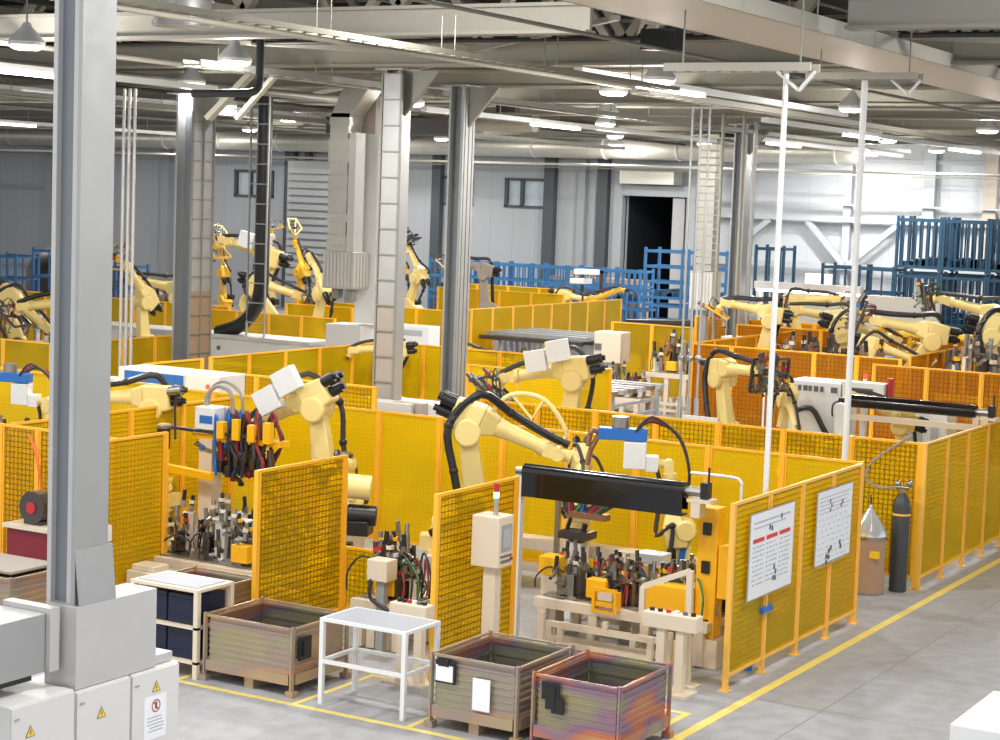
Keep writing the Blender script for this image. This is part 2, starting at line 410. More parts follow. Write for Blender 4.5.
for i, y in enumerate(YB[1:]):
    truss(y, -90, 10, 'beam', i, 3.0)
truss(18.3, -40, 10, 'steel', 9)
# purlins running away from the camera, under the deck, and lower tie pipes
for i, x in enumerate(range(-84, 8, 4)):
    t = MB(); t.b6(x - .08, x + .08, 14, WY, 9.2, 9.25).b6(x - .08, x + .08, 14, WY, 9.5, 9.55).b6(x - .03, x + .03, 14, WY, 9.25, 9.5)
    struct(t.build('roof_purlin_beam', 'steel' if i % 2 else 'darksteel'))
for i, y in enumerate(range(16, 72, 3)):
    struct(MB().b6(-90, 10, y - .06, y + .06, 10.2, 10.42).build('roof_purlin_beam', 'darksteel'))
rnd = random.Random(5)
for i, y in enumerate(YB[:-1]):
    for j, x in enumerate(range(-78, -2, 6)):
        d = MB(); w = rnd.choice((.09, .14)); zz = rnd.choice((8.2, 8.25, 8.3))
        a, b = (x, x + 5.6) if (i + j) % 2 else (x + 5.6, x)
        d.bar((a, y + .25, zz), (b, y + 5.4, zz), w, .08)
        if j % 3 == 0: d.bar((x + 2, y + .25, zz + .6), (x + 2.4, y + 5.4, zz + .6), .3, .2)
        struct(d.build('roof_brace_beam', ('beampale', 'steel', 'beam')[(i * 2 + j) % 3]))
# columns -----------------------------------------------------------
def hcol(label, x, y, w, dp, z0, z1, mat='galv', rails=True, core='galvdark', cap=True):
    r = root('steel_column', (x, y, 0), label, 'column'); r['kind'] = 'structure'
    t = w * .09
    MB().b6(dp / 2 - t, dp / 2, -w / 2, w / 2, z0, z1).build('flange', mat, r)
    MB().b6(-dp / 2, -dp / 2 + t, -w / 2, w / 2, z0, z1).build('flange', mat, r)
    MB().b6(-dp / 2 + t, dp / 2 - t, -t / 2, t / 2, z0, z1).build('web', core, r)  # web coloured darker for the shade between the flanges
    MB().b6(-dp / 2 - .12, dp / 2 + .12, -w / 2 - .12, w / 2 + .12, 0 if z0 < .1 else z0, z0 + .03).build('base_plate', mat, r)
    if cap:
        MB().b6(-dp / 2 - .15, dp / 2 + .15, -w / 2 - .15, w / 2 + .15, z1 - .03, z1).build('cap_plate', mat, r)
        g = MB(); g.prism([(dp / 2, z1 - .9), (dp / 2, z1 - .03), (dp / 2 + .75, z1 - .03)], -.04, .04); g.build('knee_bracket', 'steel', r)
    return r
# foreground pillar: two wide zinc-sheet faced flanges with web, flared skirt at the foot
p = root('steel_column', (-9.22, 9.99, 0), 'wide galvanised steel pillar in front of everything, rising out of the metal box on the cabinets', 'column'); p['kind'] = 'structure'
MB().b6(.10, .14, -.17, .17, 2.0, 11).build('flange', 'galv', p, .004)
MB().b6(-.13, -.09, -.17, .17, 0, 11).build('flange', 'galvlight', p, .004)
MB().b6(-.09, .10, -.12, .03, 0, 11).build('web', 'galvdark', p)  # recess shade painted in as a darker web
MB().b6(.04, .10, -.145, -.12, 2.0, 11).build('corner_strip', 'galvlight', p)
sk = MB(); sk.prism([(.142, 3.0), (.155, 3.0), (.20, 2.60), (.19, 2.60)], -.18, .2); sk.build('foot_skirt', 'galv', p)
hcol('grey galvanised column with a tall latticed tray panel, left of the black cable chain', -26.53, 32.2, .56, .5, 0, 7.6, cap=True)
hcol('grey column carrying the brown and silver cable ladder, beside the bright white duct', -20.28, 30.8, .42, .34, 0, 8.0, 'galv')
c455 = hcol('slim corrugated galvanised column standing behind the white low cabinets in the middle', -20.7, 33.9, .46, .34, 0, 7.9, 'galv')
hcol('far galvanised column beside the hanging grey conduits at the back right', -21.9, 52.0, .42, .42, 0, 8.0, 'galv')
# corrugated cladding on the middle column
def clad(par, w, dp, z0, z1, name, mat, n=6):
    o = MB()
    st = w / n
    for i in range(n): o.b6(dp / 2 + .006, dp / 2 + (.03 if i % 2 else .016), -w / 2 + i * st + .006, -w / 2 + (i + 1) * st - .006, z0, z1)
    return o.build(name, mat, par)
clad(c455, .46, .34, .2, 7.8, 'cladding_strip', 'galv', 6)
# ladder trays fixed on the columns
def tray_panel(label, x, y, face, w, z0, z1, step, mats, cols=2, dark='steel'):
    """vertical cable ladder: board panels split by rungs, facing +x ('x') or -y ('y')"""
    rz = 0 if face == 'x' else -PI / 2
    r = root('cable_ladder', (x, y, 0), label, 'cable ladder', rz=rz)
    for s in (-1, 1): MB().b6(0, .05, s * w / 2 - .02, s * w / 2 + .02, z0, z1).build('side_rail', dark, r)
    n = int((z1 - z0) / step); rg = MB()
    for i in range(n + 1): rg.b6(.02, .06, -w / 2, w / 2, z0 + i * step - .012, z0 + i * step + .012)
    rg.build('rung', dark, r)
    if cols == 2: MB().b6(.02, .055, -.012, .012, z0, z1).build('middle_rail', dark, r)
    zs = [z0, z0 + (z1 - z0) * .36, z0 + (z1 - z0) * .6, z1]
    for i, mt in enumerate(mats):
        MB().b6(0, .02, -w / 2 + .02, w / 2 - .02, zs[i], zs[i + 1]).build('board_panel', mt, r)
    return r
tray_panel('cable ladder with tan and silver boards on the column left of the black cable chain', -26.26, 32.2, 'x', .72, 1.1, 7.2, .42, ('tan', 'galv', 'galv'))
tray_panel('cable ladder with pinkish grey boards on the column right of the white duct', -20.24, 30.55, 'y', .44, .9, 7.9, .5, ('tan2', 'galv', 'galv'), 1)
# bright white air duct and its plenum behind the ladder column
w = root('air_duct', (-25.9, 38.0, 0), 'tall bright white air duct standing on a wide pale plenum beside the ladder column', 'duct')
MB().b6(-.05, .55, -.25, .25, 2.4, 7.0).build('duct_shaft', 'white', w, .01)
MB().b6(-.75, .3, -.45, .35, 0, 2.35).build('plenum', 'cabwhite', w, .01)
MB().b6(-.1, .45, -.3, .3, 7.0, 7.9).build('tan_collar', 'tan2', w)
g = root('air_diffuser', (-25.95, 37.3, 3.25), 'silver slatted air diffuser box hanging left of the bright white duct', 'vent')
sl = MB()
for i in range(9): sl.b6(-.42 + i * .105, -.36 + i * .105, -.31, -.29, .05, .85)
for i in range(5): sl.b6(.44, .46, -.26 + i * .13, -.2 + i * .13, .05, .85)
sl.build('slat', 'galvlight', g)
MB().b6(-.45, .44, -.29, .3, 0, .9).build('housing', 'duct', g, .01)
MB().b6(-.3, -.1, -.1, .1, -.25, 0).b6(.15, .3, -.1, .1, -.3, 0).build('bracket', 'steel', g)
fl_ = root('foil_duct', (-26.05, 37.35, 0), 'wrinkled silver foil duct rising from the air diffuser to the roof', 'duct')
fd = MB(); rr_ = random.Random(3); z = 4.05
while z < 7.2:
    h = rr_.uniform(.22, .34); e = rr_.uniform(-.02, .03); fd.b6(-.28 - e, .28 + e, -.3, .3, z, z + h - .02); fd.b6(-.26, .26, -.28, .28, z + h - .02, z + h); z += h
fd.build('duct_segment', 'duct', fl_)
fe = MB(); fe.prism([(-.28, 7.36), (.28, 7.36), (1.0, 8.3), (.2, 8.3)], -.3, .3); fe.build('duct_elbow', 'duct', fl_)
MB().b6(.30, .5, -.3, .1, 4.1, 7.0).build('side_duct', 'galvlight', fl_)
# louvre cabinet on wall at the back (slatted grey tower)
lv = root('louvre_tower', (-50.6, 70.3, 0), 'grey slatted louvre tower against the back wall behind the tall arms', 'vent')
q = MB()
for i in range(19): q.b6(-1.2, 1.2, -.62, -.5, .4 + i * .33, .62 + i * .33)
q.build('louvre_slat', 'grey', lv); MB().b6(-1.3, 1.3, -.5, .6, 0, 6.9).build('housing', 'walltrim', lv)
# vertical black cable chain, bending to the left at its foot, in a white ladder
bc = root('cable_chain', (-29.0, 38, 0), 'thick black cable bundle hanging on a ladder and curling left at its foot', 'cable')
MB().tube([(0, 0, 8), (0, 0, 6), (0, 0, 4), (0, 0, 3.1), (-.15, 0, 2.6), (-.55, -.1, 2.1), (-1.2, -.2, 1.85)], .19, 10).build('bundle', 'black', bc, smooth=True)
q = MB(); q.bar((-.28, -.2, .8), (-.28, -.2, 8), .04).bar((.28, -.2, .8), (.28, -.2, 8), .04); q.build('ladder_rail', 'galv', bc)
q = MB()
for i in range(14): q.bar((-.28, -.22, 1.2 + i * .5), (.28, -.22, 1.2 + i * .5), .03)
q.build('rung', 'galv', bc)
# ------------------------------------------------------------------ things under the roof
def ypipe(name, label, cat, x, y0, y1, z, r, mat, group=None, n=10):
    o = MB().cyl((x, y0, z), (x, y1, z), r, n=n).build(name, mat, smooth=True); return tag(o, label, cat, group)
def xpipe(name, label, cat, y, x0, x1, z, r, mat, group=None, n=10):
    o = MB().cyl((x0, y, z), (x1, y, z), r, n=n).build(name, mat, smooth=True); return tag(o, label, cat, group)
# wide beige sheet-metal channel crossing the top right
wd = root('overhead_channel', (-9.93, 30, 7.95), 'wide beige sheet metal channel slung diagonally under the roof at top right', 'duct')
MB().b6(-.83, .83, -14, 12, 0, .04).build('bottom_sheet', 'cover', wd)
for s in (-1, 1): MB().b6(s * .83 - .02, s * .83 + .02, -14, 12, 0, .22).build('side_wall', 'beampale', wd)
hh = MB()
for i in range(9):
    for s in (-1, 1): hh.cyl((s * .8, -12 + i * 3, .2), (s * .8, -12 + i * 3, 3), .012, n=5)
hh.build('hanger_rod', 'steel', wd)
# ladder trays running away from the camera
def ytray(label, x, y0, y1, z, w, mat, side=.12, step=.32, cat='cable tray'):
    r = root('cable_tray', (x, (y0 + y1) / 2, z), label, cat); L_ = (y1 - y0) / 2
    for s in (-1, 1): MB().b6(s * w / 2 - .015, s * w / 2 + .015, -L_, L_, 0, side).build('side_rail', mat, r)
    q = MB(); y = -L_
    while y < L_: q.b6(-w / 2, w / 2, y, y + .05, .01, .04); y += step
    q.build('rung', mat, r)
    q = MB(); y = -L_ + 1
    while y < L_:
        for s in (-1, 1): q.cyl((s * w / 2, y, side), (s * w / 2, y, 8.1 - z if z < 7.9 else 2.4), .01, n=5)
        y += 3
    q.build('hanger_rod', 'steel', r)
    return r
ytray('pale perforated cable ladder crossing in front of the white beam at the top', -14.0, 12.5, 30, 7.55, .22, 'beam', side=.07)
ytray('long cable ladder sloping away above the middle fence toward the gate', -21.5, 26, 66, 7.7, .4, 'steel', step=.5)
ytray('cable ladder under the roof over the far left cells', -33.0, 26, 66, 7.6, .45, 'steel', step=.5)
ytray('short cable ladder ending over the far right cells', -16.6, 34, 68, 7.75, .4, 'beampale', step=.5)
# light trunking: white rails, with lit tubes below parts of them
def trunk(label, x, y0, y1, z, lit, g='white lighting trunking under the roof'):
    r = root('lighting_trunking', (x, 0, z), label, 'light fitting', g)
    MB().b6(-.09, .09, y0, y1, 0, .12).build('channel', 'white', r)
    for a, b in lit: MB().b6(-.11, .11, a, b, -.07, 0).build('light_tube', 'tubeglow', r)
    q = MB(); y = y0 + .5
    while y < y1: q.cyl((0, y, .1), (0, y, 8.6 - z), .012, n=5); y += 3.2
    q.build('hanger_rod', 'steel', r)
trunk('white lighting trunking passing behind the foreground pillar', -25.4, 24.6, 31.5, 7.6, [(24.8, 27.6)])
trunk('long white lighting trunking over the middle aisle', -24.6, 38.5, 56, 7.6, [(44, 46.5)])
trunk('white lighting trunking running on toward the far right wall', -22.3, 53.5, 68, 7.6, [(55, 57.5), (63, 65)])
trunk('white lighting trunking high over the blue rack corner', -18.0, 44, 68, 7.7, [(50, 52.5), (60, 63)])
trunk('white lighting trunking over the left robot cells', -33.5, 33, 50, 7.75, [(34, 37), (40, 43)])
trunk('white lighting trunking hung below the second roof beam', -15.9, 30, 44, 7.85, [(32.6, 35.4)])
trunk('white lighting trunking at the far left edge of the roof', -48.5, 46, 60, 7.55, [(47, 50)])
# big round ventilation ducts
def rduct(label, y, x0, x1, z, r, bands=True):
    o = root('round_duct', ((x0 + x1) / 2, y, z), label, 'duct'); L_ = (x1 - x0) / 2
    MB().cyl((-L_, 0, 0), (L_, 0, 0), r, n=20).build('duct_tube', 'duct', o, smooth=True)
    q = MB(); x = -L_ + 1
    while x < L_: q.cyl((x, 0, 0), (x + .08, 0, 0), r + .03, n=20); x += 3.3
    q.build('joint_band', 'galvlight', o, smooth=True)
    q = MB(); x = -L_ + 2
    while x < L_: q.bar((x, -.05, r), (x, -.05, 2.2), .04); x += 6.6
    q.build('hanger_strap', 'darksteel', o)
rduct('long silver round duct along the top of the back wall', 68.5, -92, -24, 7.75, .45)
rduct('thinner round duct across the hall in front of the long silver one', 62.5, -80, -14, 8.6, .28)
rduct('short foil round duct between the two middle columns', 50, -32, -27.9, 7.9, .3)
q = MB().cyl((-17.95, 21.5, 7.9), (-17.95, 21.5, 10.5), .42, n=24)
for i in range(7): q.cyl((-17.95, 21.5, 7.92 + i * .18), (-17.95, 21.5, 7.98 + i * .18), .45, n=24)
tag(q.build('hanging_ribbed_duct', 'galv', smooth=True), 'ribbed vertical silver duct stub poking down at the top, left of centre', 'duct')
q = root('hanging_box_duct', (-30.5, 46.5, 7.3), 'dark grey box duct with pale lid hanging behind the black cable bundle', 'duct')
MB().b6(-2.4, 1.9, -.4, .4, 0, .5).build('duct_box', 'darksteel', q); MB().b6(-2.6, 0, -.42, .42, .5, .62).build('lid', 'beampale', q)
q = root('ceiling_grille', (-27.6, 24.0, 8.0), 'pale grille box under the roof left of the foreground pillar', 'vent')
MB().b6(-1.2, 1.0, -.4, .4, 0, .7).build('housing', 'grey', q)
g = MB()
for i in range(10): g.b6(-1.1, .9, -.43, -.4, .06 + i * .062, .09 + i * .062)
g.build('grille_bar', 'darksteel', g and q)
# the bent black pipe
tag(MB().tube([(-19.6, 25.5, 8.2), (-19.6, 25.5, 7.5), (-19.6, 25.45, 7.28), (-19.75, 25.4, 7.2), (-20.3, 25.3, 7.18), (-20.8, 25.2, 7.17)], .07, 8).build('hanging_bent_pipe', 'black', smooth=True), 'black bent pipe dropping from the white beam near the top left', 'pipe')
# beige struts
st = root('hanging_strut', (-23.2, 28.6, 6.9), 'pair of pale diagonal struts under the roof above the latticed column', 'strut')
MB().bar((0, 0, 0), (.9, .2, .9), .25, .1).build('strut_bar', 'beam', st); MB().bar((.7, 0, 0), (1.5, .2, .9), .18, .08).build('strut_bar', 'beampale', st)
# lots of thin services: sprinkler and compressed-air lines
rnd = random.Random(11)
lines = [('white', 'thin white'), ('steel', 'grey'), ('darksteel', 'dark')]
n = 0
for y, z, r, m_, x0, x1 in ((27.2, 8.2, .04, 'darksteel', -60, 0), (33, 8.15, .05, 'beam', -70, -8), (38.6, 8.6, .06, 'darksteel', -70, 0), (44.8, 8.1, .04, 'beampale', -60, -12), (50.6, 8.9, .08, 'steel', -70, -10), (56.5, 8.2, .05, 'darksteel', -70, -12), (66.8, 7.0, .05, 'beampale', -80, -16), (70.5, 6.95, .03, 'steel', -80, -16)):
    xpipe('service_pipe', 'service pipe crossing the hall under the roof, %s from the camera' % ORD[n], 'pipe', y, x0, x1, z, r, m_, 'pipes crossing the hall'); n += 1
n = 0
for x, z, r, m_ in ((-44, 7.92, .06, 'steel'), (-38, 7.9, .05, 'beampale'), (-31.2, 7.92, .05, 'darksteel'), (-27.4, 7.88, .1, 'steel'), (-23.5, 7.9, .05, 'beampale'), (-17.2, 7.93, .04, 'beampale'), (-12.4, 7.93, .03, 'steel')):
    ypipe('service_pipe', 'service pipe running away toward the back wall, %s counting from the hall side' % ORD[n], 'pipe', x, 18, 71, z, r, m_, 'pipes running away under the roof'); n += 1
def xtray(label, x0, x1, y, z):
    r = root('hanging_cable_tray', ((x0 + x1) / 2, y, z), label, 'cable tray'); L_ = (x1 - x0) / 2
    for s in (-1, 1): MB().b6(-L_, L_, s * .15 - .012, s * .15 + .012, 0, .1).build('side_rail', 'beampale', r)
    q = MB(); x = -L_
    while x < L_: q.b6(x, x + .04, -.138, .138, .01, .03); x += .2
    q.build('rung', 'steel', r)
    MB().bar((L_ * .5, 0, 0), (L_ * .8, 0, -.22), .06, .03).bar((L_ * .8, 0, -.22), (L_, 0, 0), .06, .03).build('bracket', 'white', r)
    q = MB()
    for s in (-.8, .8): q.cyl((s * L_, 0, .05), (s * L_, 0, 8.4 - z), .012, n=5)
    q.build('hanger_rod', 'steel', r)
xtray('perforated cable tray where the nearer slim white pole ends, under the beige channel', -9.9, -8.0, 21.05, 7.2)
xtray('perforated cable tray where the farther slim white pole ends, under the beige channel', -10.2, -8.5, 26.6, 7.5)
# small fans / dark boxes up there
for i, (x, y, z) in enumerate(((-12.6, 26.5, 7.95), (-25.7, 44.5, 7.9), (-24.5, 57, 7.8), (-14, 36, 8.2))):
    q = root('hanging_junction_box', (x, y, z), 'dark junction box tucked under the roof steel, %s nearest' % ORD[i], 'electrical box', 'junction boxes under the roof')
    MB().b6(-.3, .3, -.15, .15, 0, .32).build('housing', 'black', q); MB().cyl((0, 0, .32), (0, 0, .6), .03, n=6).build('conduit', 'steel', q)
# ------------------------------------------------------------------ lamps
lamp_pos = [(-14.9, 31.3), (-14.3, 40.0), (-14.0, 49.8), (-23.6, 68.0), (-25.0, 49.0), (-29.2, 58.0), (-33.7, 67), (-36.3, 48.8), (-22.7, 23.2), (-21.0, 26.6),
            (-26.6, 32.2), (-17.5, 34.6), (-22.0, 43.2), (-32.8, 41.2), (-35.3, 58.9), (-25.5, 39.4), (-19.5, 58), (-45, 58), (-44, 41), (-20.5, 66.5), (-55, 66), (-46, 67.5), (-64, 62), (-40, 64), (-28.5, 64), (-25.5, 69), (-16.5, 69)]
unseen = [(-12, 12), (-5, 20), (-5, 30), (-20, 14), (-6, 42), (-30, 20), (-13.5, 20.5), (-6, 11)]  # out-of-view lamps, added to light the hall evenly
E_ = 350
allp = [(x, y, 7.82, True) for x, y in lamp_pos] + [(x, y, 9.0, False) for x, y in unseen]
vis = sorted([p for p in allp if p[3]], key=lambda p: imgx(p[:3]))
rank = {p: i for i, p in enumerate(vis)}
for p in allp:
    x, y, z, v = p
    lb = 'round high-bay lamp glowing under the roof, %s from the left of them' % ORD[rank[p]] if v else 'unseen round high-bay lamp added to light the near hall evenly'
    r = root('high_bay_lamp', (x, y, z), lb, 'lamp', 'round high-bay lamps' if v else 'unseen high-bay lamps added for even light')
    MB().lathe((0, 0, 0), [(.30, .0), (.31, .06), (.2, .2), (.1, .3), (.06, .38)], 16).build('lamp_shade', 'white', r, smooth=True)
    MB().lathe((0, 0, -.05), [(.05, -.02), (.2, -.015), (.27, .02), (.28, .05)], 16).build('diffuser', 'lampglow', r, smooth=True)
    MB().cyl((0, 0, .36), (0, 0, 9.2 - z if z < 9 else 1.2), .015, n=5).build('hanger_rod', 'steel', r)
    L = bpy.data.lights.new('lamp_light', 'AREA'); L.energy = E_ * (1.5 if y > 60 and x > -30 else 1); L.color = (1, .97, .92); L.shape = 'DISK'; L.size = .55
    o = bpy.data.objects.new('lamp_light', L); C.objects.link(o); o.parent = r; o.location = (0, 0, -.1); L.spread = R(178)
    L2 = bpy.data.lights.new('lamp_glow_light', 'POINT'); L2.energy = 220; L2.color = (1, .96, .9); L2.shadow_soft_size = .2
    o = bpy.data.objects.new('lamp_glow_light', L2); C.objects.link(o); o.parent = r; o.location = (0, 0, -.42)
W = bpy.data.worlds.new('world'); sc.world = W; W.use_nodes = True
W.node_tree.nodes['Background'].inputs[0].default_value = (.97, .98, 1, 1); W.node_tree.nodes['Background'].inputs[1].default_value = 1.25
sc.view_settings.view_transform = 'Standard'; sc.view_settings.look = 'None'; sc.view_settings.gamma = 1; sc.view_settings.exposure = -0.08
sc.view_settings.use_curve_mapping = False
# ------------------------------------------------------------------ guard fences
def fence(label, x0, y0, x1, y1, n, h=2.2, gap=.16, mat='sheet', fr='frame', posts='post', pw=.06, fw_=.035, group='yellow guard fences', feet=True, z0=0.0):
    ang = math.atan2(y1 - y0, x1 - x0); L_ = math.hypot(x1 - x0, y1 - y0); s = L_ / n
    r = root('guard_fence', (x0, y0, 0), label, 'fence', group, rz=ang)
    for i in range(n + 1):
        p = MB().b6(i * s - pw / 2, i * s + pw / 2, -pw / 2, pw / 2, z0, h)
        if feet: p.b6(i * s - pw, i * s + pw, -pw, pw, z0, z0 + .012)
        p.build('post', fr, r)
    for i in range(n):
        a, b = i * s + pw / 2 + .002, (i + 1) * s - pw / 2 - .002
        MB().b6(a + .01, b - .01, -.006, .006, gap + .01, h - .01).build('mesh_panel', mat, r)
        q = MB().b6(a, b, -.02, .02, h - fw_, h).b6(a, b, -.02, .02, gap, gap + fw_)
        q.b6(a, a + fw_ * .7, -.018, .018, gap + fw_, h - fw_).b6(b - fw_ * .7, b, -.018, .018, gap + fw_, h - fw_)
        q.build('panel_frame', fr, r)
    return r
X1 = -8.21
board = fence('yellow guard fence carrying the two white notice boards at the aisle', X1, 19.72, X1, 24.1, 4, fr='framepale')
fence('yellow guard fence of the aisle behind the gas bottle, running off to the right', X1, 26.93, X1, 37.0, 9, fr='framepale')
fence('long yellow fence closing the back of the two front robot cells', X1 - .06, 24.25, -17.25, 24.25, 8, mat='sheetplain')
fence('yellow fence behind the grey round gripper arm, left end of the front cells', -17.4, 24.4, -20.6, 24.4, 3, mat='sheetplain')
fence('yellow mesh fence closing the cells beyond the gas bottle, seen above the nearer fence', X1 - .06, 26.93, -15.9, 27.0, 7, mat='sheetdark')
fence('yellow mesh door fence standing edge-on behind the left zinc container', -13.68, 17.95, -13.68, 19.8, 1, mat='sheetdark')
fence('low narrow yellow mesh fence beside the mesh door behind the left container', -13.75, 19.93, -12.98, 19.93, 1, h=.98, mat='sheet')
fence('yellow mesh fence behind the beige control pedestal', -11.1, 17.93, -11.1, 19.75, 1, mat='sheetdark')
fence('yellow guard fence directly right of the foreground pillar, with a white box clipped on', -16.77, 18.45, -16.77, 19.9, 1, mat='sheet')
fence('yellow fence left of the foreground pillar in front of the maroon panel', -19.6, 18.95, -16.85, 18.95, 4, mat='sheetdark')
fence('yellow fence running back from the left edge beside the orange cable', -18.85, 19.1, -18.85, 24.0, 4, mat='sheet')
fence('plain yellow fence behind the arm at the right of the foreground pillar', -26.0, 24.6, -20.7, 24.6, 4, mat='sheetplain')
fence('dark framed yellow mesh fence behind the white and blue cabinet', -23.4, 27.2, -18.2, 27.2, 4, mat='sheetdark')
fence('yellow fence running back from the white and blue cabinet corner', -23.55, 27.3, -23.55, 29.0, 1, mat='sheet')
fence('yellow fence running back beneath the latticed column toward the white air duct', -23.65, 29.4, -23.65, 35.62, 5, mat='sheet')
fence('yellow fence at the far left edge, with a small white box on it', -36, 29.15, -27.7, 29.15, 6, mat='sheet')
fence('yellow fence running back from the corner left of the foreground pillar', -27.65, 29.25, -27.65, 33.4, 4, mat='sheet')
fence('yellow fence with red and green signal lamps at the left edge of the hall', -44, 42.3, -33.4, 42.3, 9, mat='sheet')
fence('yellow fence below the tall raised arms, left of the white air duct', -33.2, 41.0, -28.8, 41.0, 4, mat='sheet')
fence('yellow fence one cell behind the signal lamps, left of the white air duct', -33.6, 45.3, -31.2, 45.3, 2, mat='sheet')
fence('yellow fence left of the slim middle column, facing the white switch cabinet', -34.4, 47.0, -28.95, 47.0, 5, mat='sheet')
fence('yellow fence joining the receding one before the white switch cabinet', -23.6, 35.7, -19.6, 35.7, 4, mat='sheet')
fence('long yellow fence running away from the slim middle column', -28.9, 47.0, -29.0, 58.6, 9, mat='sheet', fr='framepale')
fence('short yellow mesh fence behind the beige cabinet on a post', -23.7, 47.4, -21.2, 47.4, 2, mat='sheetdark')
fence('farthest yellow fence in front of the blue racks', -38.5, 62.4, -33.0, 62.4, 4, mat='sheet')
fence('far yellow fence behind the long receding one', -36.8, 59.0, -31.5, 59.0, 4, mat='sheet')
fence('low plain yellow fence behind the entwined arms, left half', -19.43, 32.4, -17.1, 32.4, 2, mat='sheetplain')
fence('plain yellow fence right of the entwined arms, running back', -17.0, 32.4, -17.0, 34.0, 1, mat='sheetplain')
fence('yellow fence in front of the wall of amber cells at the right', -18.8, 42.0, -13.5, 42.0, 5, mat='sheetamber')
fence('yellow fence running back at the left of the amber cells', -18.85, 42.1, -18.85, 49.0, 5, mat='sheetamber')
fence('yellow mesh fence behind the long black roll at the right', -13.5, 40.1, -5.0, 40.1, 7, mat='sheetamber')
fence('yellow fence in the far right corner near the white switch box', -13.6, 47.2, -7.0, 47.2, 5, mat='sheetamber')
fence('yellow fence cornering back at the far right above the black roll', -13.6, 43.0, -13.6, 47.0, 3, mat='sheetamber')
fence('yellow fence behind the hanging conduits, second row', -23.4, 52.5, -17.0, 52.5, 5, mat='sheetamber')
fence('yellow fence under the far right arms, third row', -21.0, 50.0, -12.0, 50.0, 7, mat='sheetamber')
# ------------------------------------------------------------------ floor markings
def mark(*rects):
    m = MB()
    for x0, x1, y0, y1 in rects: m.b6(x0, x1, y0, y1, 0.0, .004)
    return struct(m.build('floor_marking', 'line'))
mark((-7.91, -7.79, 12, 60))
mark((-14.6, -8.05, 16.18, 16.26))
mark((-11.85, -11.78, 16.26, 17.75), (-11.85, -10.3, 17.75, 17.82), (-10.37, -10.3, 16.26, 17.75))
mark((-13.5, -13.43, 16.26, 17.9), (-13.5, -11.85, 17.86, 17.93))
mark((-8.2, -8.12, 16.26, 18.6), (-9.1, -8.2, 18.52, 18.6))
mark((-14.6, -14.53, 16.26, 17.9))
# ------------------------------------------------------------------ writing and signs
def sign_board(label, ya, yb, z0, z1, redtop):
    x = X1 + .06
    r = root('notice_board', (x, (ya + yb) / 2, (z0 + z1) / 2), label, 'notice board', 'white notice boards on the fence')
    w = yb - ya; h = z1 - z0
    MB().b6(-.008, .004, -w / 2, w / 2, -h / 2, h / 2).build('board', 'grey', r)
    MB().b6(.004, .008, -w / 2 + .015, w / 2 - .015, -h / 2 + .015, h / 2 - .015).build('paper', 'paper', r)
    rn = random.Random(int(ya * 10)); q = MB(); lt = MB(); rd = MB()
    if redtop:
        for i in range(3):
            a = -w / 2 + .09 + i * (w - .16) / 3; rd.b6(.008, .010, a, a + (w - .16) / 3 - .06, h / 2 - .36, h / 2 - .31)
        lt.b6(.008, .010, -w / 2 + .1, w / 2 - .15, h / 2 - .13, h / 2 - .11); lt.b6(.008, .010, -w / 2 + .1, w / 2 - .3, h / 2 - .19, h / 2 - .175)
        for i in range(3):
            a = -w / 2 + .09 + i * (w - .16) / 3
            for j in range(9):
                z = h / 2 - .42 - j * .056; a2 = a + rn.uniform(0, .03)
                while a2 < a + (w - .16) / 3 - .07:
                    l = rn.uniform(.02, .07); lt.b6(.008, .0095, a2, min(a2 + l, a + (w - .16) / 3 - .06), z, z + .02); a2 += l + rn.uniform(.01, .05)
        for a, z in ((-.05, .25), (-.12, .27), (.24, .36), (.07, -.24), (.12, -.3), (.12, -.38), (.05, -.37)): q.b6(.0095, .011, a, a + .05, z, z + .06)
    else:
        for i in range(5): lt.b6(.008, .0095, -w / 2 + .07, w / 2 - .1 - .05 * (i % 3), h / 2 - .1 - i * .05, h / 2 - .09 - i * .05)
        for a, z in ((-.22, .30), (-.16, .24), (-.2, .18), (.2, .2), (.25, .24)): q.b6(.0095, .011, a, a + .045, z, z + .05)
        for j in range(9):
            z = .1 - j * .075; a2 = -w / 2 + .08
            while a2 < w / 2 - .12:
                l = rn.uniform(.02, .1); lt.b6(.008, .0095, a2, a2 + l, z, z + .012); a2 += l + rn.uniform(.04, .12)
        for a, z in ((-.28, -.42), (-.2, -.36), (-.2, -.44), (-.13, -.33), (-.28, -.5), (.2, -.3), (.24, -.36)): q.b6(.0095, .011, a, a + .07, z, z + .06)
    q.build('dark_print', 'ink', r); lt.build('fine_print', 'inklight', r)
    if redtop: rd.build('red_heading', 'inkred', r)
sign_board('white notice board with three red headings, nearer of the two on the aisle fence', 20.1, 21.5, .98, 2.02, True)
sign_board('white notice board without red headings, farther of the two on the aisle fence', 22.3, 23.6, 1.05, 2.02, False)
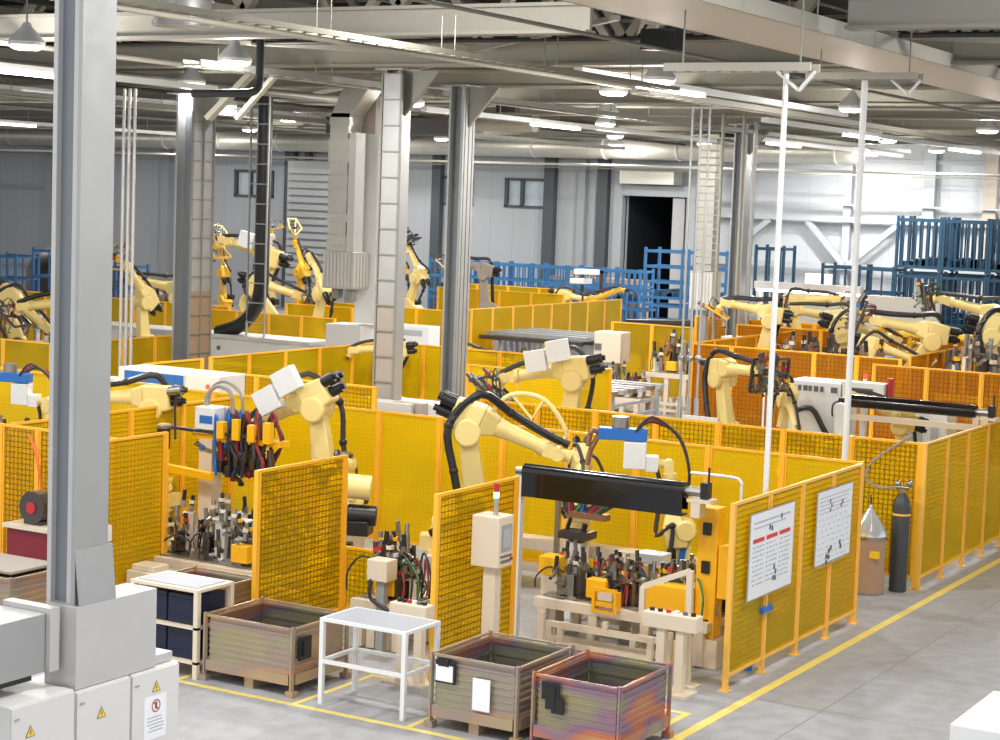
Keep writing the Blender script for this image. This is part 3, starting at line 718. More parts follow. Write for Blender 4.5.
# ------------------------------------------------------------------ jointed arm robots
def frame_fn(o, d, n):
    """local tool frame: origin o, forward d, up n, side y"""
    o = Vector(o); d = Vector(d).normalized(); n = Vector(n).normalized(); y = n.cross(d)
    return lambda a, b, c: o + d * a + y * b + n * c
def robot(label, elbow, yaw, a2, a3, a5=-30, tool='gripper', s=1.0, body='robot', hose=True, boxes=0, seed=1, group='yellow jointed arm robots', detail=True, tooldir=0, hosemat='rubber', riser=True, guard=False, toolmat=None):
    rn = random.Random(seed)
    cy, sy = math.cos(R(yaw)), math.sin(R(yaw)); A2 = R(a2); A3 = R(a3)
    L1, Lo, L3 = 1.075 * s, .225 * s, 1.28 * s
    rx = .31 * s + L1 * math.sin(A2)
    bx, by = elbow[0] - cy * rx, elbow[1] - sy * rx
    z0 = elbow[2] - L1 * math.cos(A2) - .67 * s
    if z0 < .05: z0 = .05
    r = root('robot_arm', (bx, by, 0), label, 'robot', group, rz=R(yaw))
    V_ = Vector
    if riser:
        MB().b6(-.36 * s, .36 * s, -.36 * s, .36 * s, 0, .04).b6(-.27 * s, .27 * s, -.27 * s, .27 * s, .04, z0 - .03).b6(-.36 * s, .36 * s, -.36 * s, .36 * s, z0 - .03, z0).build('riser', 'offwhite' if body == 'robot' else 'frame', r, .01)
    b = MB().b6(-.33 * s, .33 * s, -.3 * s, .3 * s, z0, z0 + .06 * s); b.lathe((0, 0, z0 + .06 * s), [(.30 * s, 0), (.27 * s, .1 * s), (.25 * s, .22 * s)], 18); b.b6(-.46 * s, -.2 * s, -.17 * s, .17 * s, z0 + .05 * s, z0 + .25 * s)
    b.build('base', body, r, smooth=True)
    t = MB().lathe((0, 0, z0 + .28 * s), [(.31 * s, 0), (.33 * s, .05 * s), (.31 * s, .12 * s)], 20)
    P2 = V_((.31 * s, 0, z0 + .67 * s))
    t.prism([(-.28 * s, z0 + .38 * s), (.36 * s, z0 + .38 * s), (.48 * s, z0 + .6 * s), (.42 * s, z0 + .82 * s), (.18 * s, z0 + .86 * s), (-.1 * s, z0 + .7 * s), (-.3 * s, z0 + .55 * s)], .12 * s, .25 * s)
    t.prism([(-.28 * s, z0 + .38 * s), (.36 * s, z0 + .38 * s), (.40 * s, z0 + .5 * s), (-.1 * s, z0 + .6 * s), (-.3 * s, z0 + .5 * s)], -.25 * s, .12 * s)
    t.build('turret', body, r, .012 * s)
    MB().cyl(P2 + V_((0, -.36 * s, 0)), P2 + V_((0, -.12 * s, 0)), .12 * s, .15 * s).b6(P2.x - .1 * s, P2.x + .1 * s, -.52 * s, -.36 * s, P2.z - .1 * s, P2.z + .1 * s).build('motor', 'black', r, smooth=True)
    d2 = V_((math.sin(A2), 0, math.cos(A2))); P3 = P2 + d2 * L1
    la = MB().cyl(P2 + V_((0, -.13 * s, 0)), P2 + V_((0, .12 * s, 0)), .21 * s, n=20).taper(P2, P3, .23 * s, .36 * s, .19 * s, .24 * s, (0, 0, 1) if abs(a2) > 20 else (1, 0, 0)).cyl(P3 + V_((0, -.12 * s, 0)), P3 + V_((0, .12 * s, 0)), .17 * s, n=20)
    la.build('lower_arm', body, r, .02 * s, smooth=True)
    f = V_((math.cos(A3), 0, math.sin(A3))); n = V_((-math.sin(A3), 0, math.cos(A3))); Pb = P3 + n * Lo
    ca = MB().cyl(P3 + V_((0, .12 * s, 0)), P3 + V_((0, .26 * s, 0)), .2 * s, n=20)
    ca.cyl(P3 + V_((0, -.24 * s, 0)), P3 + V_((0, -.12 * s, 0)), .2 * s, n=20)
    ca.taper(Pb - f * .32 * s - n * .04 * s, Pb + f * .12 * s - n * .05 * s, .40 * s, .40 * s, .48 * s, .52 * s, n)
    ca.taper(Pb + f * .12 * s, Pb + f * .36 * s, .44 * s, .42 * s, .26 * s, .26 * s, n)
    ca.build('elbow_casing', body, r, .03 * s, smooth=True)
    for k, (yy, nn) in enumerate(((-.12, .08), (.12, .08), (0, -.1))):
        c0 = Pb - f * .32 * s + V_((0, yy * s, 0)) + n * nn * s
        MB().cyl(c0, c0 - f * .2 * s, .085 * s, n=12).cyl(c0 - f * .2 * s, c0 - f * .26 * s, .05 * s, n=10).build('motor', 'black', r, smooth=True)
    fa = MB().cyl(Pb + f * .34 * s, Pb + f * .5 * s, .15 * s, .125 * s, 18).cyl(Pb + f * .5 * s, Pb + f * 1.0 * s, .12 * s, .10 * s, 18).cyl(Pb + f * 1.0 * s, Pb + f * 1.1 * s, .125 * s, .125 * s, 18)
    fa.build('forearm', body, r, smooth=True)
    P5 = Pb + f * L3
    A5 = A3 + R(a5); g = V_((math.cos(A5), 0, math.sin(A5))); gn = V_((-math.sin(A5), 0, math.cos(A5)))
    wr = MB().b6(0, 0, 0, 0, 0, 0) if False else MB()
    for e in (-1, 1): wr.taper(Pb + f * 1.08 * s + V_((0, e * .09 * s, 0)), P5 + V_((0, e * .09 * s, 0)), .06 * s, .2 * s, .06 * s, .16 * s, n)
    wr.cyl(P5 + V_((0, -.13 * s, 0)), P5 + V_((0, .13 * s, 0)), .095 * s, n=16).cyl(P5, P5 + g * .17 * s, .08 * s, n=16).cyl(P5 + g * .17 * s, P5 + g * .2 * s, .11 * s, n=16)
    wr.build('wrist', body, r, smooth=True)
    if hose:
        side = -.24 * s
        pts = [V_((-.3 * s, side, z0 + .3 * s)), V_((.1 * s, side * 1.6, z0 + .55 * s)), P2 + V_((-.02, side * 1.3, .1 * s)) - V_((.2 * s, 0, 0)), (P2 + P3) / 2 + V_((-.24 * s, side * 1.2, 0)), P3 + V_((-.26 * s, side, .1 * s)), Pb + n * .34 * s - f * .05 * s + V_((0, side * .6, 0)), Pb + n * .26 * s + f * .45 * s, Pb + n * .2 * s + f * .95 * s, P5 + g * .1 * s + n * .16 * s]
        MB().tube(pts, (.06 if hosemat == 'black' else .045) * s, 8).build('hose_pack', hosemat, r, smooth=True)
        q = MB()
        for k in (3, 4, 6): q.sph(pts[k], .07 * s, 8, 6)
        q.build('hose_clamp', 'black', r, smooth=True)
    for k in range(boxes):
        c = Pb + f * (.05 + .0 * k) * s + n * (.34 - .12 * k) * s + V_((0, .3 * s, 0)) + f * (.08 + .42 * k) * s
        MB().bar(c - f * .19 * s, c + f * .19 * s, .38 * s, .2 * s, V_((0, 1, 0))).build('feeder_box', 'white', r, .01)
    if tool == 'spot' and g.x < 0: gn = -gn
    if tool == 'spot':
        MB().box((P2 + P3) / 2 + V_((0, -.125 * s, 0)), (.12 * s, .02 * s, .4 * s), Matrix.Rotation(A2, 3, 'Y')).build('blue_label', 'blue', r)
    T = frame_fn(P5 + g * .2 * s, g, gn)
    if guard:
        MB().tube([Pb + n * .15 * s + f * .2 * s, Pb + n * .5 * s + f * .35 * s, Pb + n * .62 * s + f * .8 * s, Pb + n * .35 * s + f * 1.25 * s, P5 + n * .1 * s], .035 * s, 8).tube([Pb + n * .5 * s + f * .35 * s, Pb + n * .3 * s + f * .75 * s, Pb + n * .62 * s + f * .8 * s], .025 * s, 8, False).build('guard_tube', 'robot', r, smooth=True)
    if tool == 'gripper': tool_gripper(r, T, s, rn)
    elif tool == 'dense': tool_gripper(r, T, s, rn, True)
    elif tool == 'spot': tool_spot(r, T, s)
    elif tool == 'frame': tool_frame(r, T, s, rn)
    elif tool == 'torch':
        MB().tube([T(0, 0, 0), T(.12 * s, 0, .08 * s), T(.3 * s, 0, .1 * s), T(.42 * s, 0, 0), T(.5 * s, 0, -.12 * s)], .025 * s, 8).build('torch', 'darkmetal', r, smooth=True)
        MB().box(T(.1 * s, 0, .05 * s), (.14 * s, .1 * s, .12 * s)).build('torch_mount', 'black', r)
    return r
def rot_of(T):
    o = T(0, 0, 0); return Matrix((T(1, 0, 0) - o, T(0, 1, 0) - o, T(0, 0, 1) - o)).transposed()
def clamp(mbs, T, p, rn, k=1.0):
    """toggle clamp: bracket, cylinder, arm; mbs = (steel, dark, colour)"""
    x, y, z = p; st, dk, col = mbs; m = rot_of(T)
    st.box(T(x, y, z), (.05 * k, .09 * k, .1 * k), m); dk.cyl(T(x, y, z + .02 * k), T(x - .02 * k, y, z + .2 * k), .03 * k, n=8)
    st.bar(T(x, y, z - .03 * k), T(x + .12 * k, y + rn.uniform(-.03, .03), z - .08 * k), .03 * k)
    dk.box(T(x + .12 * k, y, z - .1 * k), (.035 * k,) * 3, m)
    if rn.random() < .5: col.box(T(x, y, z + .1 * k), (.07 * k, .07 * k, .05 * k), m)
def tool_gripper(r, T, s, rn, dense=False):
    q = MB()
    W_ = .45 * s; L_ = .55 * s
    for b in (-1, 1): q.bar(T(.1 * s, b * W_, -L_ * .6), T(.1 * s, b * W_, L_ * .6), .05 * s)
    for c in (-.6, 0, .6): q.bar(T(.1 * s, -W_, c * L_), T(.1 * s, W_, c * L_), .05 * s)
    q.bar(T(0, 0, 0), T(.1 * s, 0, 0), .16 * s)
    q.build('gripper_frame', 'darkmetal' if dense else rn.choice(('robotdeep', 'darkmetal', 'offwhite')), r)
    for i in range(14 if dense else 6):
        a, b, c = MB(), MB(), MB()
        p = ((.16 + (rn.uniform(-.1, .12) if dense else 0)) * s, rn.uniform(-1, 1) * W_, rn.uniform(-.6, .6) * L_)
        clamp((a, b, c), T, p, rn, 1.3 * s)
        q = a.build('gripper_jaw', 'metal', r); b.build('cylinder_body', 'darkmetal', q)
        if c.v: c.build('switch_cap', rn.choice(('red', 'blue', 'robotdeep')), q)
    for i in range(10 if dense else 5):
        b = rn.uniform(-1, 1) * W_ * .8; c = rn.uniform(-.6, .6) * L_
        MB().tube([T(-.05 * s, 0, .05 * s), T(-.16 * s, b * .6, c * .5 + .2 * s), T(.02 * s, b, c + .1 * s), T(.16 * s, b, c)], .012 * s, 5).build('air_hose', rn.choice(('rubber', 'hosered', 'rubber', 'hosegreen')), r, smooth=True)
def tool_spot(r, T, s):
    s *= 1.5
    for k in range(3): MB().tube([T(.3 * s, .1 * (k - 1), .4 * s), T(.1 * s, .1 * (k - 1), (.52 + .04 * k) * s), T(-.25 * s, .1 * (k - 1), .35 * s), T(-.4 * s, .06 * k, -.1 * s), T(-.35 * s, 0, -.5 * s)], .022, 6).build('gun_cable', ('rubber', 'hosered', 'rubber')[k], r, smooth=True)
    MB().cyl(T(.5 * s, 0, .44 * s), T(.5 * s, 0, .58 * s), .11 * s, n=14).build('gun_cap', 'metal', r, smooth=True)
    MB().bar(T(.0, 0, .0), T(.16 * s, 0, 0), .2 * s).build('tool_mount', 'white', r, .01)
    MB().box(T(.3 * s, 0, .1 * s), (.28 * s, .24 * s, .34 * s), rot_of(T)).build('gun_body', 'white', r, .01)
    MB().box(T(.46 * s, 0, .36 * s), (.62 * s, .2 * s, .15 * s), rot_of(T)).build('transformer', 'blue', r, .01)
    for c in (.36, .12): MB().tube([T(.75 * s, 0, .36 * s), T(.86 * s, 0, (c + .02) * s), T(.9 * s, 0, (c - .18) * s)], .035 * s, 8).build('electrode_arm', 'copper', r, smooth=True)
def tool_frame(r, T, s, rn):
    q = MB(); A = [T(.05, 0, 0), T(.35 * s, -.35 * s, .1), T(.8 * s, -.2 * s, .0), T(.8 * s, .25 * s, 0), T(.35 * s, .35 * s, .1)]
    for i in range(5): q.cyl(A[i], A[(i + 1) % 5], .035 * s, n=8)
    q.cyl(A[0], A[2], .03 * s, n=8); q.build('tube_frame', 'robot', r, smooth=True)
    for i in range(3):
        a, b, c = MB(), MB(), MB(); clamp((a, b, c), T, (rn.uniform(.3, .8) * s, rn.uniform(-.25, .25) * s, .05), rn, 1.2 * s)
        k = a.build('gripper_jaw', 'metal', r); b.build('cylinder_body', 'darkmetal', k)
# front cells
robot('cream robot with two white boxes and forearm reaching down left, in the left front cell', (-15.85, 22.2, 2.42), 192, 8, -30, -45, 'gripper', .95, boxes=2, seed=2, toolmat='darkmetal')
r2 = robot('low cream robot with a thick barrel pointing right, behind the yellow mesh door', (-14.9, 21.2, 1.5), 110, 20, 0, -20, 'torch', .8, seed=3, hose=True, hosemat='black')
def loc(r, p):
    a = -r.rotation_euler[2]; x, y = p[0] - r.location[0], p[1] - r.location[1]; return Vector((x * math.cos(a) - y * math.sin(a), x * math.sin(a) + y * math.cos(a), p[2]))
MB().cyl(loc(r2, (-14.62, 20.95, 1.58)), loc(r2, (-14.2, 21.2, 1.54)), .17, n=24).cyl(loc(r2, (-14.7, 20.9, 1.58)), loc(r2, (-14.62, 20.95, 1.58)), .14, n=24).build('balancer_barrel', 'robot', r2, .02, smooth=True)
MB().cyl(loc(r2, (-14.45, 21.0, 1.18)), loc(r2, (-14.1, 21.2, 1.16)), .14, n=18).box(loc(r2, (-14.3, 21.1, 1.0)), (.36, .3, .2)).build('motor', 'black', r2, .01, smooth=True)
robot('cream robot with a thick black hose over its back, left of the entwined pair', (-13.4, 22.4, 2.3), 28, -8, -22, 10, 'torch', 1.0, seed=4, hosemat='black', guard=True)
robot('cream robot with white boxes and big black motor, right of the entwined pair', (-15.3, 29.2, 2.42), 192, -6, -12, -40, 'dense', 1.0, boxes=2, seed=5)
robot('robot with blue label on its arm holding the blue spot gun above the black roll', (-10.08, 22.6, 1.27), 25, 6, 97, 83, 'spot', .7, seed=6)
robot('small cream arm with dark gripper hanging behind the black roll', (-12.0, 23.2, 1.9), -60, -10, -35, -50, 'gripper', .6, seed=7, riser=True)
robot('yellow robot with dark curved hose, left of the white welding cabinet', (-13.0, 30.4, 2.55), -30, -14, 2, -10, 'dense', .85, seed=8, hosemat='black')
robot('cream robot reaching down onto the red and green hoses beside the white cabinet', (-12.0, 31.0, 2.2), -50, 20, -45, -30, 'torch', .65, seed=9, hose=True)
robot('small cream robot under the long black roll at the right', (-10.0, 31.3, 1.9), 190, 10, 20, -60, 'torch', .75, seed=10)
robot('cream robot lying low with black ribbed end, just right of the foreground pillar', (-19.05, 22.3, 2.12), 205, -15, -4, -40, 'torch', .9, seed=12, hosemat='black')
robot('cream robot with black hose at the left edge, behind the white box fence', (-30.2, 32.5, 2.6), 200, -12, -8, -40, 'gripper', 1.0, seed=13, hosemat='black')
robot('cream robot seen between the grey conduits and the latticed column', (-33.6, 40.3, 2.5), 200, 10, 10, -30, 'torch', 1.05, seed=14)
robot('robot half hidden behind the foreground pillar at its right side', (-30.6, 35.3, 2.7), 260, 5, 50, -30, 'gripper', .9, seed=15)
robot('robot with pale elbow at the left frame edge over the fence', (-34.4, 34.5, 2.5), 30, -20, -40, 0, 'gripper', 1.0, seed=16)
robot('little cream robot leaning on the white machine beside the ladder column', (-22.6, 34.6, 2.0), 200, -25, -5, -60, 'torch', .8, seed=17)
robot('cream robot with clear round gripper between ladder column and slim column', (-22.2, 36.8, 1.75), 20, 5, -5, -10, 'gripper', .8, seed=18)
robot('cream robot with blue spot gun at the left frame edge behind the fence', (-20.9, 22.2, 1.25), 20, 0, 95, 85, 'spot', .66, seed=51)
# far cells, arms held up
robot('tall yellow arm with raised fork, farthest left of the cable bundle', (-38.2, 48.0, 2.8), 150, 5, 68, -10, 'frame', .72, 'robotdeep', seed=20)
robot('yellow arm beside the black cable bundle with gripper turned up', (-36.9, 48.6, 2.9), 60, -12, 72, 30, 'gripper', .9, 'robot', seed=21)
robot('large cream arm crossing right of the cable bundle with two white boxes', (-34.9, 46.0, 3.3), 195, -25, 15, -60, 'gripper', 1.25, 'robot', boxes=2, seed=22)
robot('cream arm folded low at the foot of the raised arms', (-35.0, 45.6, 2.5), 20, -35, -15, -10, 'gripper', 1.1, 'robot', seed=23)
robot('yellow arm with tube frame held high right of the cable bundle', (-36.2, 49.5, 2.9), 170, 5, 66, 10, 'frame', .78, 'robotdeep', seed=24)
robot('yellow arm raised in front of the slatted grey tower', (-33.8, 50.5, 2.8), 170, 0, 74, 20, 'frame', .72, 'robotdeep', seed=25)
robot('yellow arm below the silver air diffuser', (-31.8, 44.6, 2.6), 150, -20, 40, -20, 'torch', 1.0, 'robot', seed=26)
robot('tall yellow arm with loop of hoses left of the slim middle column', (-35.6, 54.5, 2.9), 150, 5, 62, 20, 'dense', .85, 'robotdeep', seed=27)
robot('cream arm leaning left against the slim middle column', (-34.2, 53.5, 2.75), 160, -28, 50, 20, 'dense', .9, 'robot', seed=28)
robot('brownish grey robot just right of the slim middle column', (-32.2, 54.5, 2.95), 200, 5, 12, -60, 'gripper', .95, 'tan2', seed=29, hosemat='black')
robot('flat lying robot beyond the long receding fence', (-32.4, 60.5, 1.9), 20, 10, -8, 0, 'gripper', .9, 'robot', seed=30)
# right back cells
robot('cream arm arching over the far right fence below the blue racks', (-16.6, 46.5, 2.35), 30, -20, -14, -40, 'gripper', 1.15, 'robot', seed=31)
robot('dark headed arm with curved hose above the signal lamps at the right', (-18.4, 46.0, 2.6), 200, -10, 10, -70, 'gripper', 1.0, 'robot', seed=32, hosemat='black')
robot('cream arm behind the thin white pole at the far right', (-17.3, 48.5, 2.4), 200, 12, 8, -30, 'gripper', 1.1, 'robot', seed=33)
robot('big tan arm sweeping across the far right cells', (-14.1, 46.2, 2.35), 205, -32, 8, 10, 'dense', 1.2, 'robot', seed=34, hosemat='black')
robot('cream arm raised highest in the far right corner', (-13.3, 49.0, 2.75), 185, -15, 12, -20, 'dense', 1.15, 'robot', seed=35)
robot('cream arm leaving the frame at the right edge over the fence', (-12.5, 45.8, 2.6), 20, -22, -10, -40, 'dense', 1.2, 'robot', seed=36, hosemat='black')
robot('low cream arm in front of the blue tray at the far right', (-15.2, 44.6, 2.1), 20, 15, -18, -20, 'gripper', .95, 'robot', seed=37)
robot('cream arm standing behind the others near the grey drum', (-19.6, 50.8, 2.7), 30, -10, 5, -50, 'gripper', 1.0, 'robot', seed=38)
# ------------------------------------------------------------------ front left: cabinets and metal boxes
def tri(mb, x, y, z, s, t=.0): mb.add([(x + t, y - s / 2, z), (x + t, y + s / 2, z), (x + t, y, z + s * .86)], [(0, 1, 2)])
def triprism(x0, x1, y, z, s):
    v = [(x, y + a * s / 2, z + b * s) for x in (x0, x1) for a, b in ((-1, 0), (1, 0), (0, .86))]
    return MB().add(v, [(0, 1, 2), (5, 4, 3), (0, 3, 4, 1), (1, 4, 5, 2), (2, 5, 3, 0)])
def warning(x, y, z, s, parent):
    w = triprism(x, x + .003, y, z, s).build('warning_sign', 'ink', parent)
    triprism(x + .003, x + .005, y, z + s * .055, s * .8).build('yellow_field', 'warn', w)
    q = [(.02, .62), (-.13, .33), (.0, .36), (-.05, .12), (.12, .42), (.0, .40), (.1, .62)]
    v = [(xx, y + a * s * .8, z + b * s * .92) for xx in (x + .005, x + .007) for a, b in q]; n = len(q)
    MB().add(v, [tuple(range(n)), tuple(range(2 * n - 1, n - 1, -1))] + [(i, (i + 1) % n, (i + 1) % n + n, i + n) for i in range(n)]).build('lightning_bolt', 'ink', w)
XF = -9.0
def cabinet(label, y0, y1, z, warn, xf=XF, wy=None):
    r = root('switch_cabinet', (xf - .25, (y0 + y1) / 2, 0), label, 'cabinet', 'light grey electrical cabinets'); w = (y1 - y0) / 2 - .004
    MB().b6(-.28, .235, -w, w, 0.0, z).build('body', 'cabwhite', r, .008)
    d = MB().b6(.236, .25, -w + .006, w - .006, .08, z - .012).build('door', 'cabwhite', r, .004)
    warning(.2505, wy or 0, warn, .095, d)
    q = MB().b6(.25, .256, -w + .03, -w + .075, z - .1, z - .085); q.build('door_badge', 'grey', d)
    return r, d
cabinet('light grey electrical cabinet at the left frame edge, its yellow warning triangle alone', 9.13, 9.76, 2.02, 1.78, wy=-.13)
cabinet('light grey electrical cabinet in the middle of the row under the pillar', 9.77, 10.35, 1.995, 1.755, wy=-.03)
cb, cd = cabinet('light grey electrical cabinet at the row end, with a notice sheet below its triangle', 10.355, 10.9, 1.995, 1.82)
nt_ = MB().b6(.2505, .252, -.13, .12, 1.46, 1.79).build('notice_sheet', 'paper', cd)
q = MB()
for i in range(24):
    t0, t1 = 2 * PI * i / 24, 2 * PI * (i + 1) / 24
    q.bar((.2535, .0 + math.cos(t0) * .045, 1.71 + math.sin(t0) * .045), (.2535, math.cos(t1) * .045, 1.71 + math.sin(t1) * .045), .008, .002, (1, 0, 0))
q.bar((.2535, -.03, 1.742), (.2535, .03, 1.678), .007, .002, (1, 0, 0)); q.build('prohibition_ring', 'red', nt_)
MB().b6(.2525, .2535, -.012, .012, 1.685, 1.74).build('hand_symbol', 'ink', nt_)
q = MB(); rn = random.Random(8)
for i in range(5): q.b6(.252, .2528, -.1 + rn.uniform(0, .03), .1 - rn.uniform(0, .04), 1.62 - i * .026, 1.63 - i * .026)
q.build('printed_line', 'inklight', nt_)
o = MB().b6(-9.32, -9.02, 9.78, 10.64, 2.0, 2.6).build('metal_box', 'galvlight', bevel=.004); tag(o, 'large plain galvanised metal box on the cabinets at the foot of the pillar', 'box')
o = MB().b6(-9.32, -9.06, 10.65, 10.88, 2.0, 2.07).build('metal_step', 'galvlight', bevel=.004); tag(o, 'low flat metal step on the end cabinet beside the large metal box', 'box')
bx_ = root('metal_box', (-9.35, 9.28, 2.14), 'galvanised metal box left of the pillar foot, open underneath', 'box')
MB().b6(-.25, .17, -.6, .36, 0, .42).build('housing', 'galv', bx_, .004); MB().b6(-.2, .1, -.5, .3, -.06, 0).build('bottom_rail', 'black', bx_)
MB().b6(-.25, .21, .364, .46, 0, .46).build('end_sleeve', 'galvlight', bx_, .004)
# ------------------------------------------------------------------ zinc containers
def container(label, x0, x1, y0, y1, z, mat, tags='black', papers=(), side='front', parts=0):
    r = root('steel_container', ((x0 + x1) / 2, (y0 + y1) / 2, 0), label, 'container', 'open zinc plated steel containers'); a = (x1 - x0) / 2; b = (y1 - y0) / 2
    zb = .16
    def wall(name, horiz, pos, m_):
        w = MB(); n = 7; h = (z - .03 - zb - .09) / n
        L_ = (a if horiz else b) - .045
        for i in range(n):
            zz = zb + .09 + i * h
            for (o1, o2, z1, z2) in ((-.006, .006, zz, zz + h * .35), (-.018, -.006, zz + h * .35, zz + h)):
                s = 1 if pos > 0 else -1; p = sorted((pos + s * o1, pos + s * o2))
                (w.b6(-L_, L_, p[0], p[1], z1, z2) if horiz else w.b6(p[0], p[1], -L_, L_, z1, z2))
        return w.build(name, m_, r)
    for horiz, pos in ((True, -b + .02), (True, b - .02), (False, -a + .02), (False, a - .02)):
        w_ = wall('ribbed_wall', horiz, pos, mat)
    for sx in (-1, 1):
        for sy in (-1, 1):
            q = MB().b6(sx * a - .02, sx * a + .02, sy * b - .012, sy * b + .012, .03, z + .015).b6(sx * a - .012, sx * a + .012, sy * b - .03, sy * b + .03, .03, z + .01)
            q.b6(sx * a - .05, sx * a + .05, sy * b - .05, sy * b + .05, 0, .07); q.build('corner_post', mat, r)
    q = MB()
    for s in (-1, 1):
        q.b6(-a + .03, a - .03, s * b - .02, s * b + .012, z - .025, z).b6(s * a - .02, s * a + .012, -b + .05, b - .05, z - .025, z)
    q.build('top_rim', mat, r)
    q = MB()
    for s in (-1, 1): q.b6(-a + .03, a - .03, s * b - .03, s * b + .02, zb - .03, zb + .09).b6(s * a - .03, s * a + .02, -b + .05, b - .05, zb - .03, zb + .09)
    q.build('bottom_rail', mat, r)
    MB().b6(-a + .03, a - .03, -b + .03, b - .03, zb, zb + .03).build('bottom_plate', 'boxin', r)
    for s in (-.0,): MB().b6(s - .06, s + .06, -b + .02, b - .02, .0, zb - .03).build('skid_foot', mat, r)
    q = MB()
    for s in (-1, 1): q.b6(-a + .05, a - .05, s * (b - .045) - .004, s * (b - .045) + .004, zb + .03, z - .05).b6(s * (a - .045) - .004, s * (a - .045) + .004, -b + .06, b - .06, zb + .03, z - .05)
    for i in range(4):
        zz = zb + .15 + i * .13
        for s in (-1, 1): q.b6(-a + .05, a - .05, s * (b - .055) - .006, s * (b - .055) + .006, zz, zz + .03).b6(s * (a - .055) - .006, s * (a - .055) + .006, -b + .07, b - .07, zz, zz + .03)
    q.build('inner_dark_panel', 'boxin', r)  # thin dark panels added to make the inside darker
    if tags == 'front':
        q = MB().b6(-a + .10, -a + .30, -b - .02, -b - .005, z - .25, z - .07).b6(-a + .15, -a + .26, -b - .03, -b - .02, z - .34, z - .1).b6(-a + .22, -a + .36, -b - .022, -b - .008, z - .38, z - .2); q.build('label_holder', 'black', r)
    elif tags == 'side':
        MB().b6(a + .005, a + .03, -b + .10, -b + .32, z - .38, z - .12).b6(a + .03, a + .05, -b + .15, -b + .28, z - .33, z - .16).build('label_holder', 'black', r)
    elif tags == 'clip':
        q = MB().b6(-a + .05, -a + .3, -b - .02, -b - .005, z - .30, z - .06).b6(-a + .09, -a + .22, -b - .03, -b - .02, z - .12, z - .03).build('label_holder', 'black', r)
        MB().b6(-a + .06, -a + .27, -b - .024, -b - .02, z - .28, z - .11).build('paper_tag', 'paper', q)
    for (px, pz, w_, h_) in papers:
        MB().b6(px, px + w_, -b - .03, -b - .024, pz, pz + h_).build('paper_sheet', 'paper', r)
    return r
container('open zinc container standing alone left of the white table, black holder on its side', -13.22, -12.0, 16.45, 17.5, .77, 'boxC', 'side')
container('open zinc container with paper sheets on its front and steel parts inside', -10.16, -9.12, 16.42, 17.62, .8, 'boxA', 'clip', ((.0, .28, .21, .34),))
container('open rainbow tinted zinc container, nearest to the aisle line', -8.93, -7.95, 16.42, 17.6, .78, 'boxB', 'front')
container('zinc container half hidden behind the foreground pillar and the blue crate cabinet', -14.9, -13.9, 17.2, 18.3, .8, 'boxC', 'none')
container('open zinc container at the lower left, behind the metal box', -17.3, -16.1, 16.3, 17.3, .8, 'boxC', 'none')
MB_ = MB().b6(-17.2, -16.2, 16.4, 17.2, .82, .85); tag(MB_.build('cardboard_sheet', 'tan2'), 'flat pale board lying on the container at the lower left', 'board')
rn = random.Random(4)
for i in range(7):
    x, y = -9.9 + .1 * i + rn.uniform(-.03, .03), 17.15 + rn.uniform(-.25, .2)
    q = MB(); pts = [(0.21 * math.cos(t), .13 * math.sin(t), 0) for t in [k * PI / 8 for k in range(9)]]; q.tube(pts, .02, 6)
    q.cyl((.21, 0, -.02), (.21, 0, .03), .035, n=8).cyl((-.21, 0, -.02), (-.21, 0, .03), .035, n=8)
    o = q.build('bracket_part', 'metal', smooth=True); o.location = (x, y, .215 + .035 * i); o.rotation_euler = (0, 0, rn.uniform(-.6, .6))
    tag(o, 'bent steel bracket in the pile inside the container with paper sheets', 'bracket', 'steel brackets in the container')
# ------------------------------------------------------------------ tables
def table(label, x0, x1, y0, y1, z, top='shinytop', shelf=.5):
    r = root('work_table', ((x0 + x1) / 2, (y0 + y1) / 2, 0), label, 'table'); a, b = (x1 - x0) / 2, (y1 - y0) / 2
    for sx in (-1, 1):
        for sy in (-1, 1): MB().b6(sx * (a - .025) - .025, sx * (a - .025) + .025, sy * (b - .025) - .025, sy * (b - .025) + .025, 0, z - .035).build('leg', 'offwhite' if top == 'pale' else 'white', r)
    q = MB().b6(-a, a, -b, -b + .05, z - .035, z).b6(-a, a, b - .05, b, z - .035, z).b6(-a, -a + .05, -b + .05, b - .05, z - .035, z).b6(a - .05, a, -b + .05, b - .05, z - .035, z)
    q.build('top_frame', 'white', r)
    MB().b6(-a + .04, a - .04, -b + .04, b - .04, z - .012, z + .004).build('table_top', 'shinytop', r)
    if shelf:
        q = MB().b6(-a + .05, a - .05, -b, -b + .04, shelf - .04, shelf).b6(a - .04, a, -b + .05, b - .05, shelf - .04, shelf).b6(-a, -a + .04, -b + .05, b - .05, shelf - .04, shelf).b6(-a + .05, a - .05, b - .04, b, shelf - .04, shelf)
        q.build('shelf_rail', 'white', r)
    return r
table('white tube frame table with a steel top between the two containers', -11.62, -10.5, 16.42, 17.12, .96)
cr = root('crate_rack', (-13.78, 16.7, 0), 'cream rack with a steel top holding two tiers of dark blue crates', 'rack')
a, b = .5, .33
for sx in (-1, 1):
    for sy in (-1, 1): MB().b6(sx * (a - .03) - .03, sx * (a - .03) + .03, sy * (b - .03) - .03, sy * (b - .03) + .03, 0, 1.0).build('leg', 'offwhite', cr)
MB().b6(-a, a, -b, b, 1.0, 1.035).build('top_frame', 'offwhite', cr); MB().b6(-a + .07, a - .07, -b + .07, b - .07, 1.035, 1.045).build('table_top', 'shinytop', cr)
for z in (.2, .6): MB().b6(-a + .0, a - .0, -b + .0, b - .0, z - .03, z).build('shelf', 'offwhite', cr)
k = 0
